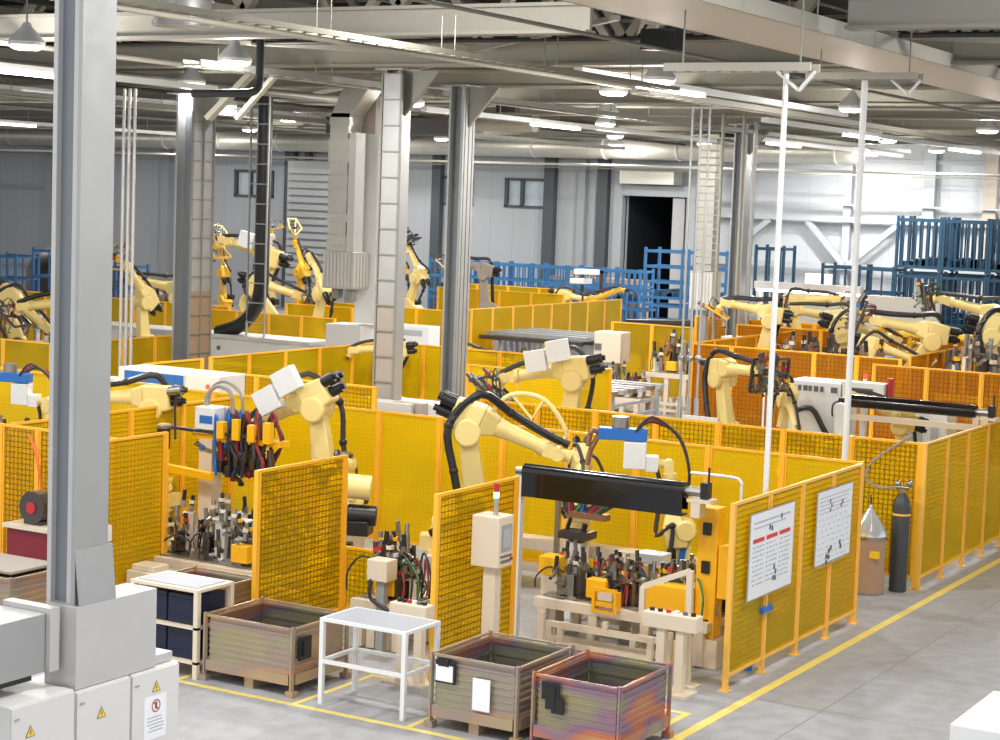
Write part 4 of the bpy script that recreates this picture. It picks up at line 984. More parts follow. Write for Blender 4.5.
for z, w in ((.2, 'lower'), (.6, 'upper')):
    for j, (x0, x1) in enumerate(((-.43, -.01), (.01, .43))):
        o = root('plastic_crate', (-13.78 + (x0 + x1) / 2, 16.7, z), 'dark blue crate on the %s shelf of the cream rack, %s one' % (w, ('pillar side', 'container side')[j]), 'crate', 'dark blue crates in the rack')
        ww = (x1 - x0) / 2
        MB().b6(-ww, ww, -.26, .26, 0, .34).build('body', 'navy', o, .01)
        q = MB()
        for i in range(2): q.b6(-ww + .0, ww - .0, -.268, -.26, .27 - i * .2, .29 - i * .2)
        q.build('rib', 'navy', o)
# ------------------------------------------------------------------ button consoles and screen pedestal
def console(label, x, y, z=.92, w=.75, rz=0):
    r = root('button_console', (x, y, 0), label, 'control console', 'cream two-hand button consoles', rz=rz)
    MB().b6(-w / 2, w / 2, -.1, .1, z - .18, z).build('housing', 'offwhite', r, .012)
    for i in range(6):
        c = ('black', 'black', 'red', 'white', 'ink', 'black')[i]; MB().cyl((-w / 2 + .08 + i * (w - .16) / 5, 0, z), (-w / 2 + .08 + i * (w - .16) / 5, 0, z + .035), .03, n=10).build('push_button', c, r)
    for s in (-1, 1): MB().b6(s * .12 - .05, s * .12 + .05, -.05, .05, 0.02, z - .18).build('leg', 'offwhite', r)
    MB().b6(-.28, .28, -.18, .18, 0, .025).build('foot_plate', 'offwhite', r)
console('cream button console beside the white table, below the hose bundle', -11.3, 17.78, .93, .5, rz=0)
console('cream button console on two posts in front of the fixture near the aisle fence', -8.7, 19.25, .93, .68)
ar = root('guard_bracket', (-9.13, 19.55, 0), 'cream angled guard bracket left of the aisle button console', 'bracket')
q = MB().bar((-.1, 0, .75), (-.1, 0, 1.12), .06).bar((-.1, 0, 1.12), (.45, .1, 1.36), .06).bar((.45, .1, 1.36), (.47, .1, .0), .07).bar((-.1, 0, .76), (.4, .05, .78), .06)
q.build('tube_frame', 'offwhite', ar); MB().b6(.36, .6, 0, .2, 0, .02).build('foot_plate', 'offwhite', ar)
pd = root('control_pedestal', (-10.7, 18.55, 0), 'beige control pedestal with a screen and a signal tower on top', 'control panel')
MB().b6(-.2, .17, -.17, .17, 1.33, 1.93).build('housing', 'offwhite', pd, .015)
MB().b6(.171, .178, -.11, .12, 1.52, 1.83).build('screen_frame', 'grey', pd); MB().b6(.179, .182, -.08, .09, 1.57, 1.78).build('screen', 'inklight', pd)
q = MB(); w = MB()
for i in range(7): q.b6(.171, .178, -.12 + i * .038, -.098 + i * .038, 1.45, 1.475)
for i in range(5): q.b6(.171, .178, -.11 + i * .045, -.085 + i * .045, 1.385, 1.42)
q.build('key_row', 'ink', pd); MB().cyl((.171, .12, 1.42), (.19, .12, 1.42), .02, n=10).build('stop_button', 'red', pd)
MB().b6(-.08, .08, -.07, .07, 0, 1.33).build('post', 'offwhite', pd); MB().b6(-.16, .16, -.16, .16, 0, .02).build('foot_plate', 'offwhite', pd)
MB().cyl((.03, -.02, 1.93), (.03, -.02, 2.13), .03, n=10).build('tower_stem', 'galv', pd); MB().cyl((.03, -.02, 2.13), (.03, -.02, 2.2), .032, n=10).build('green_lens', 'glowgreen', pd)
MB().cyl((.03, -.02, 2.2), (.03, -.02, 2.3), .032, n=10).build('red_lens', 'red', pd)
# ------------------------------------------------------------------ roll-down black curtain over the front cell
def curtain(label, x0, x1, y, z, r_, posts, mat='curtain', sag=.28, droop=True):
    r = root('curtain_roll', (x0, y, 0), label, 'curtain')
    w = x1 - x0
    MB().cyl((0, 0, z), (w, 0, z), r_, n=18).build('roll', mat, r, smooth=True)
    if droop: MB().b6(0.01, w - .01, -r_ - .008, -r_ + .008, z - sag, z).b6(0.01, w - .01, r_ - .03, r_ - .015, z - sag * .8, z).b6(.01, w - .01, -r_, r_ - .02, z - sag, z - sag + .02).build('hanging_sheet', mat, r)
    MB().cyl((-.12, 0, z), (0, 0, z), .05, n=10).cyl((w, 0, z), (w + .2, 0, z), .06, n=10).build('shaft', 'metal', r)
    MB().b6(w + .05, w + .35, -.1, .12, z - .12, z - .08).b6(w + .1, w + .22, -.09, .09, z - .3, z - .12).build('motor_bracket', 'offwhite', r)
    MB().b6(w + .2, w + .3, -.06, .06, z - .07, z + .12).cyl((w + .28, 0, z), (w + .28, 0, z + .3), .015, n=6).build('drive_motor', 'black', r)
    for (px, mt, pw) in posts: MB().b6(px - pw, px + pw, -pw, pw, 0, z - .06).build('post', mt, r)
    return r
curtain('long black rolled curtain across the front robot cell', -11.2, -9.0, 20.15, 2.21, .1, ((-.07, 'white', .045),), sag=.3)
cr2 = curtain('long thin black curtain roll on a cream beam at the right', -10.65, -8.5, 30.6, 2.34, .11, ((-.15, 'white', .11), (2.15, 'offwhite', .05)), droop=False)
MB().b6(-.1, 2.15, -.04, .04, 2.02, 2.12).build('cross_beam', 'offwhite', cr2)
# ------------------------------------------------------------------ welding fixtures
def fixture(label, x, y, w, d, zt, seed, n=9, rz=0, base='offwhite', big=1.0, covers=1, rails=True, top=.55, hoses=6, white=0, rise=.5, palette=None):
    rn = random.Random(seed); n = int(n * 1.7); hoses = int(hoses * 1.6)
    r = root('welding_fixture', (x, y, 0), label, 'welding fixture', 'welding fixtures in the robot cells', rz=rz)
    q = MB()
    for s in (-1, 1):
        q.b6(-w / 2, w / 2, s * d / 2 - .06, s * d / 2 + .06, zt - .14, zt - .02)
        for k in range(4):
            xx = -w / 2 + .12 + k * (w - .24) / 3; q.b6(xx - .06, xx + .06, s * d / 2 - .05, s * d / 2 + .05, .02, zt - .14)
        if rails: q.b6(-w / 2 + .3, w / 2 - .3, s * (d / 2 + .2) - .03, s * (d / 2 + .2) + .03, .08, .16).b6(-w / 2 + .3, w / 2 - .3, s * (d / 2 + .2) - .03, s * (d / 2 + .2) + .03, .26, .33)
        if rails:
            for k in range(4):
                xx = -w / 2 + .32 + k * (w - .64) / 3; q.b6(xx - .04, xx + .04, s * (d / 2 + .2) - .029, s * (d / 2 + .2) + .029, 0, .33)
    for k in range(3):
        xx = -w / 2 + .06 + k * (w - .12) / 2; q.b6(xx - .05, xx + .05, -d / 2 + .06, d / 2 - .06, zt - .13, zt - .03)
    q.build('base_frame', base, r)
    MB().b6(-w / 2 + .05, w / 2 - .05, -d / 2 + .08, d / 2 - .08, zt - .02, zt).build('table_plate', 'metal', r)
    T0 = lambda a, b, c: Vector((a, b, c))
    pal = palette or ('offwhite', 'darkmetal', 'metal', 'white')
    for i in range(n):
        px = -w / 2 + .15 + (w - .3) * (i + .5) / n + rn.uniform(-.05, .05); py = rn.uniform(-.35, .35) * d; h = rn.uniform(.15, rise) * big
        ang = rn.uniform(0, 2 * PI); o = Vector((px, py, zt)); ca, sa = math.cos(ang), math.sin(ang)
        T = lambda a, b, c, o=o, ca=ca, sa=sa: o + Vector((a * ca - b * sa, a * sa + b * ca, c))
        rs = MB(); m = Matrix.Rotation(ang, 3, 'Z'); rs.box(T(0, 0, h / 2), (.09, .12, h), m).box(T(.02, .0, .01), (.2, .2, .02), m).box(T(.03, 0, h), (.16, .14, .03), m)
        part = rs.build('riser', rn.choice(pal), r)
        for j in range(rn.choice((1, 2, 2))):
            a, b, c = MB(), MB(), MB(); clamp((a, b, c), T, (rn.uniform(-.05, .12), rn.uniform(-.14, .14), h + .06 + .1 * j), rn, 1.0 * big)
            k1 = a.build('clamp_arm', 'metal', part); b.build('clamp_cylinder', rn.choice(('darkmetal', 'metal', 'black')), part)
            if c.v: c.build('clamp_cap', rn.choice(('red', 'machyellow', 'offwhite', 'white', 'metal', 'offwhite')), part)
    for i in range(hoses):
        px = rn.uniform(-w / 2 + .1, w / 2 - .1); py = rn.uniform(-.4, .4) * d; qx = px + rn.uniform(-.4, .4); h = rn.uniform(.25, .6) * big
        MB().tube([(px, py, zt), (px + .05, py, zt + h * .7), ((px + qx) / 2, py - .05, zt + h), (qx, py - .1, zt + h * .6), (qx, py - .12, zt + .05)], .014, 5).build('air_hose', rn.choice(('rubber', 'rubber', 'hosered', 'hosegrey', 'hosegreen')), r, smooth=True)
    for i in range(covers):
        px = rn.uniform(-w / 3, w / 3)
        MB().b6(px - .14, px + .14, -d / 2 + .02, -d / 2 + .2, zt + .06, zt + .3).build('cover_box', 'machyellow', r, .01)
    for i in range(white):
        px = rn.uniform(-w / 3, w / 3); MB().b6(px - .16, px + .16, 0, .2, zt + .3, zt + .5).build('valve_box', 'white', r, .01)
    return r
fixture('large cream welding fixture with yellow and silver clamps under the long black curtain', -10.0, 21.0, 2.4, .9, .58, 21, n=22, big=.9, covers=1, white=0, hoses=14, rise=.42, palette=('darkmetal', 'metal', 'black', 'metal'))
fixture('cream welding fixture crowded with clamps and hoses behind the left yellow mesh door', -15.75, 20.4, 2.3, 1.3, .5, 22, n=24, big=.95, hoses=14, white=3, rise=.6)
fixture('narrow fixture with red clamps between the mesh door and the control pedestal', -12.45, 19.2, .8, .7, .62, 23, n=10, big=1.0, hoses=14, rails=False, covers=1, rise=.55, palette=('metal', 'darkmetal', 'offwhite', 'red'))
fixture('grey fixture standing on the floor beyond the beige cabinet on a post', -21.9, 47.0 - 2.4, 1.5, .9, .45, 24, n=8, big=1.2, hoses=4, rails=False)
fixture('fixture with hoses in the cell below the robot with dark curved hose', -14.6, 30.2, 1.6, .8, .8, 25, n=7, big=1.2)
fixture('dark fixture behind the front fence at the left frame edge', -21.5, 21.5, 2.2, 1.0, .9, 26, n=8, big=1.3)
fixture('fixture among the raised yellow arms on the left', -37.5, 44.4, 2.5, 1.2, 1.2, 27, n=8, big=2.0, hoses=8)
fixture('fixture under the far right arms, beside the blue tray', -15.8, 43.6, 2.6, 1.0, 1.2, 28, n=10, big=1.8, hoses=8)
fixture('fixture at the left frame edge in front of the signal lamps', -37.0, 38.0, 2.5, 1.2, 1.0, 29, n=7, big=1.6, hoses=6)
fixture('fixture with little clamps beside the robot below the ladder column', -23.9, 36.3, 1.4, 1.0, .9, 30, n=6, big=1.3, hoses=4)
fixture('fixture crowded with dark clamps in the far right corner cell', -12.0, 44.4, 2.4, 1.2, 1.3, 31, n=10, big=2.0, hoses=8)
fixture('fixture behind the hanging grey conduits in the right rear cells', -20.6, 45.6, 1.8, 1.0, 1.1, 32, n=8, big=1.6, hoses=6)
# gripper tool hanging at the left (blue, maroon and yellow cluster) on its docking stand
ts = root('tool_stand', (-17.3, 21.55, 0), 'docking stand with a white box and a hanging cluster of maroon and blue hoses', 'tool stand')
MB().b6(-.12, .12, -.12, .12, 0, 1.9).b6(-.4, .5, -.3, .3, 0, .03).build('post', 'offwhite', ts); MB().b6(-.15, .22, -.2, .15, 2.05, 2.38).build('valve_box', 'white', ts, .01); MB().b6(-.06, .18, -.203, -.2, 2.14, 2.26).build('blue_label', 'blue', ts)
MB().b6(-.25, 1.35, -.12, .12, 1.9, 1.98).build('cross_arm', 'machyellow', ts); MB().b6(-.7, 1.0, -.2, -.1, 2.0, 2.04).build('cable_rail', 'darkmetal', ts)
rn = random.Random(12)
for i in range(34):
    x = .3 + rn.uniform(0, .8); y = rn.uniform(-.2, .2)
    MB().tube([(x, y, 2.0), (x + rn.uniform(-.08, .08), y, 2.15 + rn.uniform(0, .25)), (x + rn.uniform(-.2, .2), y, 1.95), (x + rn.uniform(-.12, .12), y, 1.65), (x + rn.uniform(-.1, .1), y, 1.4)], .026, 6).build('hanging_hose', rn.choice(('maroon', 'rubber', 'hosered', 'blue', 'maroon', 'rubber')), ts, smooth=True)
for i in range(7):
    x = .3 + i * .15; a, b, c = MB(), MB(), MB(); clamp((a, b, c), lambda p, q, s, x=x: Vector((x + p, -.1 + q, 1.5 + rn.uniform(0, .3) * 0 + s)), (0, 0, rn.uniform(-.25, .25)), rn, 1.7); k = a.build('clamp_arm', 'darkmetal', ts); b.build('clamp_cylinder', rn.choice(('maroon', 'black', 'darkmetal')), k)
for i in range(4):
    x = .35 + i * .28; MB().b6(x - .06, x + .06, -.25, -.13, 1.95, 2.2 + .06 * (i % 2)).build('yellow_bracket', 'machyellow', ts, .01)
MB().tube([(-.1, 0, 2.2), (-.1, 0, 2.5), (.1, 0, 2.68), (.35, 0, 2.6), (.4, 0, 2.3)], .03, 8).tube([(-.15, .1, 2.2), (-.1, .1, 2.6), (.15, .1, 2.75), (.45, .1, 2.6), (.5, .1, 2.3)], .025, 8).build('loop_hose', 'hosegrey', ts, smooth=True)
sw = root('swing_arm', (-17.9, 21.2, 0), 'yellow swing arm with a black cylinder, hinged beside the plain yellow fence', 'machine arm')
MB().b6(-.06, .06, -.06, .06, 0, 2.1).build('post', 'machyellow', sw); MB().bar((0, 0, 1.45), (1.0, -.1, 1.42), .1, .12).build('arm_bar', 'machyellow', sw, .01)
MB().cyl((.1, -.12, 1.75), (.1, -.12, 2.05), .1, n=14).build('cylinder_body', 'black', sw, smooth=True); MB().cyl((.1, -.12, 2.05), (.1, -.12, 2.1), .11, n=14).build('cylinder_cap', 'metal', sw, smooth=True)
MB().tube([(.3, -.1, 1.9), (.3, -.1, 2.5), (.5, -.1, 2.65)], .02, 6).build('cable', 'rubber', sw, smooth=True); MB().cyl((.15, -.1, 2.58), (.4, -.1, 2.62), .05, n=8).build('metal_valve', 'metal', sw)
# pallet-like cream frame on floor in front of left fixture
pf = root('floor_frame', (-14.9, 18.9, 0), 'cream slotted steel frame low on the floor behind the left zinc container', 'frame')
q = MB()
for z in (.08, .32): q.b6(-1.0, 1.0, -.6, -.5, z, z + .08).b6(-1.0, 1.0, .5, .6, z, z + .08)
for x in (-.95, -.3, .35, .95):
    for s in (-.55, .55): q.b6(x - .05, x + .05, s - .049, s + .049, 0, .4)
q.build('frame_rail', 'offwhite', pf); MB().b6(-1.0, -.95, -.5, .5, .1, .35).build('end_plate', 'offwhite', pf)
MB().b6(-1.75, -1.25, .1, .5, .0, .42).b6(-1.7, -1.3, .15, .45, .42, .5).build('valve_box', 'offwhite', pf, .01)
gp = root('cover_post', (-11.2, 21.0, 0), 'ochre yellow box on a cream post at the left end of the curtain fixture', 'machine')
MB().b6(-.12, .12, -.12, .12, 0, .78).build('post', 'offwhite', gp, .01); MB().b6(-.15, .13, -.14, .14, .78, 1.02).build('cover_box', 'machyellow', gp, .01)
wbx = root('valve_post', (-10.15, 21.75, 0), 'white box on a grey stem behind the dark clamps of the curtain fixture', 'valve box')
MB().b6(-.04, .04, -.04, .04, 0, .95).build('stem', 'grey', wbx); MB().b6(-.18, .2, -.15, .15, .95, 1.08).build('valve_box', 'white', wbx, .01)
yfr = root('clamp_cradle', (-10.15, 20.42, .5), 'small bright yellow open cradle hung on the front edge of the curtain fixture', 'clamp')
MB().b6(-.17, .17, -.04, -.01, .02, .05).b6(-.17, .17, -.04, -.01, .28, .33).b6(-.17, -.13, -.04, .1, .05, .28).b6(.13, .17, -.04, .1, .05, .28).b6(-.12, .12, -.03, .1, .1, .16).build('cradle_frame', 'machyellow', yfr); MB().b6(-.1, .1, -.02, .08, .17, .26).build('pale_block', 'offwhite', yfr)
vb = root('valve_post', (-12.35, 18.75, 0), 'cream box on a grey post left of the hoses of the narrow fixture', 'valve box')
MB().b6(-.16, .13, -.12, .12, .9, 1.16).build('valve_box', 'offwhite', vb, .01); MB().b6(-.05, .05, -.05, .05, 0, .9).build('post', 'grey', vb); MB().tube([(-.1, -.1, .92), (-.1, -.12, .7), (.05, -.1, .6), (.2, -.1, .55)], .025, 6).build('cable', 'rubber', vb, smooth=True)
# yellow lift column with table, right side of front cell
yc = root('lift_column', (-8.9, 20.75, 0), 'bright yellow lift column with a side table at the right end of the fixture', 'machine')
MB().b6(-.14, .12, -.12, .12, .35, 1.95).build('column_body', 'machyellow', yc, .01); MB().b6(.13, .3, -.1, .1, .85, 1.5).build('side_box', 'machyellow', yc, .01)
MB().b6(-.75, -.15, -.25, .2, .5, .95).build('table_box', 'machyellow', yc, .01); MB().b6(-.18, .2, -.18, .18, 0, .35).build('foot', 'offwhite', yc)
for z in (1.62, 1.15): MB().b6(-.06, .04, -.16, -.12, z, z + .15).build('black_switch', 'black', yc)
MB().b6(.45, .75, -.1, .2, .75, .82).b6(.5, .56, 0, .1, .0, .75).build('blue_bracket', 'blue', yc); MB().cyl((.58, .05, .82), (.58, .05, 1.15), .1, n=12).build('tool_cylinder', 'darkmetal', yc, smooth=True)
# low conveyor rail along the rear of front cells
cv = root('machine_bench', (-11.6, 23.5, 0), 'long low cream bench along the plain yellow fence inside the front cell', 'bench')
MB().b6(-2.4, 3.0, -.18, .18, .55, .7).build('bench_top', 'offwhite', cv)
for i in range(5): MB().b6(-2.3 + i * 1.28, -2.2 + i * 1.28, -.15, .15, 0, .55).build('leg', 'offwhite', cv)
tp = root('torch_cleaner', (-11.35, 21.9, 0), 'white post with dark torch cleaner head behind the black curtain', 'machine')
MB().b6(-.12, .12, -.1, .1, 0, 1.05).build('post', 'white', tp, .01); MB().b6(-.2, .22, -.16, .16, 1.1, 1.2).b6(-.08, .08, -.08, .08, 1.05, 1.1).build('cleaner_head', 'darkmetal', tp); MB().cyl((-.15, 0, 1.2), (-.1, 0, 1.36), .03, n=8).cyl((.1, 0, 1.2), (.12, 0, 1.3), .04, n=8).build('nozzle', 'black', tp)
hg = root('hose_hanger', (-11.7, 22.0, 0), 'bunch of red, blue and pink hoses hanging under the black curtain', 'hose bundle')
MB().b6(-.03, .03, -.03, .03, 0, 2.0).b6(-.03, .9, -.03, .03, 1.94, 2.0).build('hanger_frame', 'metal', hg)
for i in range(11):
    x = .08 + i * .075; MB().tube([(x, 0, 1.93), (x + rn.uniform(-.04, .04), -.05, 1.75), (x + rn.uniform(-.06, .06), 0, 1.6), (.35 + (x - .45) * .6, 0, 1.42)], .024, 6).build('hanging_hose', ('rubber', 'hosered', 'maroon', 'hosegreen', 'rubber', 'blue')[i % 6], hg, smooth=True)
MB().b6(.2, .75, -.08, .08, 1.36, 1.44).build('manifold', 'copper', hg)
# slotted cream frame before the front fixture
ff = root('floor_frame', (-9.95, 20.05, 0), 'cream rectangular tube frame on the floor before the curtain fixture', 'frame')
MB().b6(-.65, .65, -.03, .03, .1, .17).b6(-.65, .65, -.03, .03, .33, .40).b6(-.65, -.58, -.029, .029, .17, .33).b6(.58, .65, -.029, .029, .17, .33).b6(-.03, .03, -.029, .029, .4, .5).b6(-.95, -.75, -.1, .1, 0, .12).b6(-.9, -.85, -.03, .03, .12, .5).b6(.75, 1.0, -.1, .1, 0, .14).b6(.85, .9, -.03, .03, .14, .5).build('tube_frame', 'offwhite', ff)
MB().b6(-.6, -.5, -.03, .03, 0, .1).b6(.5, .6, -.03, .03, 0, .1).build('foot', 'offwhite', ff)
# ------------------------------------------------------------------ gas bottle, drum
gb = root('gas_bottle', (-8.42, 26.62, 0), 'tall dark gas bottle with a brass valve, strapped at the yellow fence', 'gas bottle')
MB().lathe((0, 0, 0), [(.125, 0), (.13, .03), (.13, 1.28), (.11, 1.38), (.06, 1.44), (.045, 1.47)], 20).build('bottle_body', 'bottle', gb, smooth=True)
MB().cyl((0, 0, 1.47), (0, 0, 1.56), .03, n=10).cyl((-.1, 0, 1.55), (.1, 0, 1.55), .035, n=10).sph((.1, 0, 1.62), .055, 10, 6).sph((-.08, 0, 1.6), .05, 10, 6).build('pressure_valve', 'metal', gb, smooth=True)
MB().cyl((0, 0, 1.14), (0, 0, 1.17), .136, n=20).build('retaining_strap', 'framepale', gb, smooth=True)
MB().tube([(-.1, 0, 1.55), (-.35, .05, 1.5), (-.6, .1, 1.6), (-.55, .15, 1.85), (-.2, .25, 2.15), (.0, .3, 2.3)], .02, 6).build('gas_hose', 'hosegrey', gb, smooth=True)
dr = root('wire_drum', (-8.76, 26.22, 0), 'brown fibreboard wire drum with a clear cone hood beside the gas bottle', 'drum')
MB().cyl((0, 0, .02), (0, 0, .82), .25, n=28).build('drum_body', 'drum', dr, smooth=True); MB().cyl((0, 0, 0), (0, 0, .03), .255, n=28).cyl((0, 0, .82), (0, 0, .86), .262, n=28).build('metal_hoop', 'metal', dr, smooth=True)
MB().lathe((0, 0, .86), [(.262, 0), (.23, .1), (.03, .40), (.02, .45)], 12).build('cone_hood', 'funnel', dr, smooth=True); MB().cyl((0, 0, 1.3), (0, 0, 1.45), .012, n=6).build('wire_liner', 'black', dr)
MB().b6(.1, .24, -.249, -.2, .56, .66).build('yellow_label', 'warn', dr)
# ------------------------------------------------------------------ thin poles and conduits
def pole(name, label, a, b, r_, mat, cat='pipe', group=None, n=10):
    o = MB().cyl((0, 0, 0), Vector(b) - Vector(a), r_, n=n).build(name, mat, smooth=True); o.location = a; return tag(o, label, cat, group)
pole('slim_pole', 'slim white vertical pole rising from behind the nearer notice board to the roof', (-8.36, 21.05, 0), (-8.36, 21.05, 7.2), .035, 'white', 'pole')
pole('slim_pole', 'slim white vertical pole rising beside the drum and gas bottle to the roof', (-9.33, 26.6, 0), (-9.33, 26.6, 7.5), .05, 'white', 'pole')
for i in range(3):
    pole('grey_conduit', 'thin grey conduit of the trio right of the pillar, %s from the pillar' % ORD[i], (-27.1 + i * .15, 30.6, 0), (-27.1 + i * .15, 30.6, 7.6), .035, 'galvlight', 'conduit', 'three conduits by the pillar')
for i in range(3):
    x = -18.42 + i * .22
    r = root('conduit_drop', (x, 40.6, 0), 'thin grey conduit with a valve at its foot, %s of three beyond the aisle' % ORD[i], 'conduit', 'three valve conduits')
    MB().cyl((0, 0, 1.0), (0, 0, 7.9), .03, n=8).build('tube', 'galv', r, smooth=True); MB().cyl((0, 0, 0), (0, 0, 1.0), .06, n=8).build('lower_tube', 'hosered' if i == 5 else 'grey', r, smooth=True)
    MB().sph((0, 0, 1.95), .09, 10, 6).build('valve', 'metal', r, smooth=True)
xt = pole('grey_conduit', 'slim grey riser pipe beside the far galvanised column', (-20.9, 50.5, 0), (-20.9, 50.5, 8.0), .06, 'galv', 'conduit')
for i, (x, y) in enumerate(((-20.1, 46.3), (-19.5, 46.3))): pole('grey_conduit', 'brownish vertical conduit before the foil ladder at the right rear, %s one' % ORD[i], (x, y, 0), (x, y, 8.0), .05, 'beam', 'conduit', 'brown conduits at right rear')
vt = root('air_diffuser', (-21.6, 49.0, 2.6), 'pale ribbed air diffuser box below a foil duct at the right rear', 'vent'); MB().b6(-.35, .35, -.3, .3, 0, 1.1).build('housing', 'galvlight', vt)
q = MB()
for i in range(7): q.b6(-.32 + i * .1, -.27 + i * .1, -.32, -.3, .05, 1.05)
q.build('slat', 'white', vt); q = MB()
for i in range(18): q.b6(-.25, .25, -.22, .22, 1.12 + i * .2, 1.29 + i * .2)
q.build('foil_duct', 'duct', vt); MB().b6(-.1, .1, -.1, .1, -2.6, 0).build('stand_post', 'grey', vt)
for i, (x, y, px) in enumerate(((-20.55, 33.5, 0), (-25.4, 32.0, 0))): pass
# bent white pipe above the curtain, orange cable, grey cables
tag(MB().tube([(-8.9, 21.6, 1.0), (-8.9, 21.6, 2.0), (-8.92, 21.6, 2.16), (-9.05, 21.6, 2.2), (-9.6, 21.6, 2.2)], .02, 8).build('bent_pipe', 'white', smooth=True), 'thin white pipe with a right-angle bend right of the blue spot gun', 'pipe')
tag(MB().tube([(-18.3, 18.85, 2.1), (-18.1, 18.8, 1.8), (-18.0, 18.8, 1.2), (-18.1, 18.8, .5), (-18.2, 18.8, .02)], .02, 6).build('orange_cable', 'orange', smooth=True), 'orange cable hanging down the yellow fence at the left edge', 'cable')
mr_ = root('maroon_cabinet', (-17.45, 18.2, 0), 'maroon sheeted stand with a dark fan on it, left of the foreground pillar', 'cabinet')
MB().b6(-.4, .3, -.2, .2, .35, 1.0).build('side_sheet', 'maroon', mr_); MB().b6(-.45, .35, -.25, .25, 1.0, 1.05).build('shelf', 'offwhite', mr_)
for sx in (-.42, .32): MB().b6(sx - .03, sx + .03, -.03, .03, 0, 1.0).build('leg', 'offwhite', mr_)
MB().cyl((-.05, -.12, 1.28), (-.05, .1, 1.28), .22, n=18).b6(-.2, .1, -.1, .1, 1.05, 1.1).build('fan_drum', 'darkmetal', mr_, smooth=True); MB().cyl((-.05, -.14, 1.28), (-.05, -.12, 1.28), .08, n=12).build('fan_hub', 'red', mr_)
wb = root('hanging_clip_box', (-16.72, 18.62, .85), 'small white box clipped on the yellow fence beside the foreground pillar', 'box'); MB().b6(0, .08, -.08, .08, .0, .22).build('housing', 'white', wb, .01)
MB().b6(-.02, 0, -.02, .02, .08, .12).build('bracket', 'metal', wb)
sb = root('switch_box', (-28.6, 28.95, 1.05), 'small white switch box on the fence at the left edge of the photo', 'box'); MB().b6(-.4, .3, -.1, .12, 0, .55).build('housing', 'white', sb, .01); MB().b6(.0, .15, -.11, -.1, .28, .36).build('handle', 'ink', sb)
tag(MB().b6(-5.35, -4.3, 18.95, 20.6, 0, .3).build('white_case', 'white', bevel=.02), 'corner of a white case on the floor at the lower right frame edge', 'case')
# ------------------------------------------------------------------ middle distance
def pcab(name, label, x0, x1, y0, y1, z, mat='cabwhite', cat='cabinet', doors=1, z0=0, group=None):
    r = root(name, ((x0 + x1) / 2, (y0 + y1) / 2, z0), label, cat, group); a, b = (x1 - x0) / 2, (y1 - y0) / 2
    MB().b6(-a, a, -b, b, 0, z - z0).build('housing', mat, r, .01)
    for i in range(doors):
        w = 2 * a / doors; d = MB().b6(-a + i * w + .01, -a + (i + 1) * w - .01, -b - .015, -b, .06, z - z0 - .02).build('door', mat, r, .004)
        MB().b6(-a + (i + 1) * w - .09, -a + (i + 1) * w - .06, -b - .03, -b - .015, (z - z0) * .45, (z - z0) * .6).build('handle', 'ink', d)
    return r
pcab('low_cabinet', 'white low cabinets in a row at the foot of the slim middle column', -21.3, -18.9, 31.2, 31.9, 1.45, 'cabwhite', doors=3)
wc = pcab('long_cabinet', 'long white cabinet with a broad blue band behind the round gripper fence', -22.6, -20.3, 25.5, 26.2, 2.32, 'white', doors=3)
MB().b6(-1.0, .35, -.376, -.366, 1.98, 2.27).build('blue_band', 'blue', wc); MB().b6(.15, .3, -.38, -.376, 1.95, 2.1).build('pale_mark', 'white', wc)
MB().cyl((.9, -.38, 1.98), (.9, -.36, 1.98), .05, n=8).build('green_lens', 'glowgreen', wc); MB().cyl((.9, -.38, 2.12), (.9, -.36, 2.12), .045, n=8).build('red_lens', 'glowred', wc)
tb = pcab('control_desk', 'white sloping desk top left of the white and blue cabinet', -24.2, -22.75, 25.5, 26.1, 1.75, 'white')
MB().add([(-.7, -.32, 1.75), (.7, -.32, 1.75), (.7, .3, 2.0), (-.7, .3, 2.0), (-.7, -.32, 1.8), (.7, -.32, 1.8), (.7, .3, 2.05), (-.7, .3, 2.05)], [(0, 1, 2, 3), (4, 5, 6, 7), (0, 1, 5, 4), (1, 2, 6, 5), (2, 3, 7, 6), (3, 0, 4, 7)]).build('sloping_top', 'white', tb)
# white machine hall platform left
pl = root('machine_platform', (-30.6, 37.6, 0), 'large white machine platform with stepped top left of the cable bundle', 'machine')
MB().b6(-5.9, 3.6, -1.0, 1.0, 0, 1.15).build('lower_body', 'white', pl, .02); MB().b6(-6.0, 3.7, -1.1, 1.1, 1.15, 1.22).build('top_plate', 'white', pl, .01)
MB().b6(-4.2, 3.4, 0, .9, 1.22, 1.75).build('upper_body', 'cabwhite', pl, .02); MB().b6(-4.3, 3.5, -.1, 1.0, 1.75, 1.85).build('upper_plate', 'galvlight', pl, .01)
MB().cyl((.6, -.02, 1.5), (.6, 0, 1.5), .06, n=10).build('round_lock', 'ink', pl)
p2_ = root('conveyor_table', (-17.9, 29.6, 0), 'long pale grey conveyor bed behind the back fence of the front cells', 'conveyor')
MB().b6(-4.4, -1.2, -.5, -.1, 1.2, 1.45).b6(-4.4, -1.2, .2, .6, 1.4, 1.6).build('conveyor_bed', 'galvlight', p2_, .01)
for i in range(5): MB().b6(-4.3 + i * .7, -4.2 + i * .7, -.4, .5, 0, 1.2).build('leg', 'grey', p2_)
pcab('tan_locker', 'brownish grey flat cover plate at the foot of the ladder column', -19.6, -18.9, 29.9, 30.1, 1.62, 'tan2', doors=0)
sk_ = pcab('switch_cabinet', 'white switch cabinet with grey display over the fence left of the slim column', -28.3 - 2.0, -28.95, 46.0, 46.6, 1.75, 'white')
MB().b6(-.5, .45, -.32, -.305, 1.45, 1.62).build('display_strip', 'inklight', sk_)
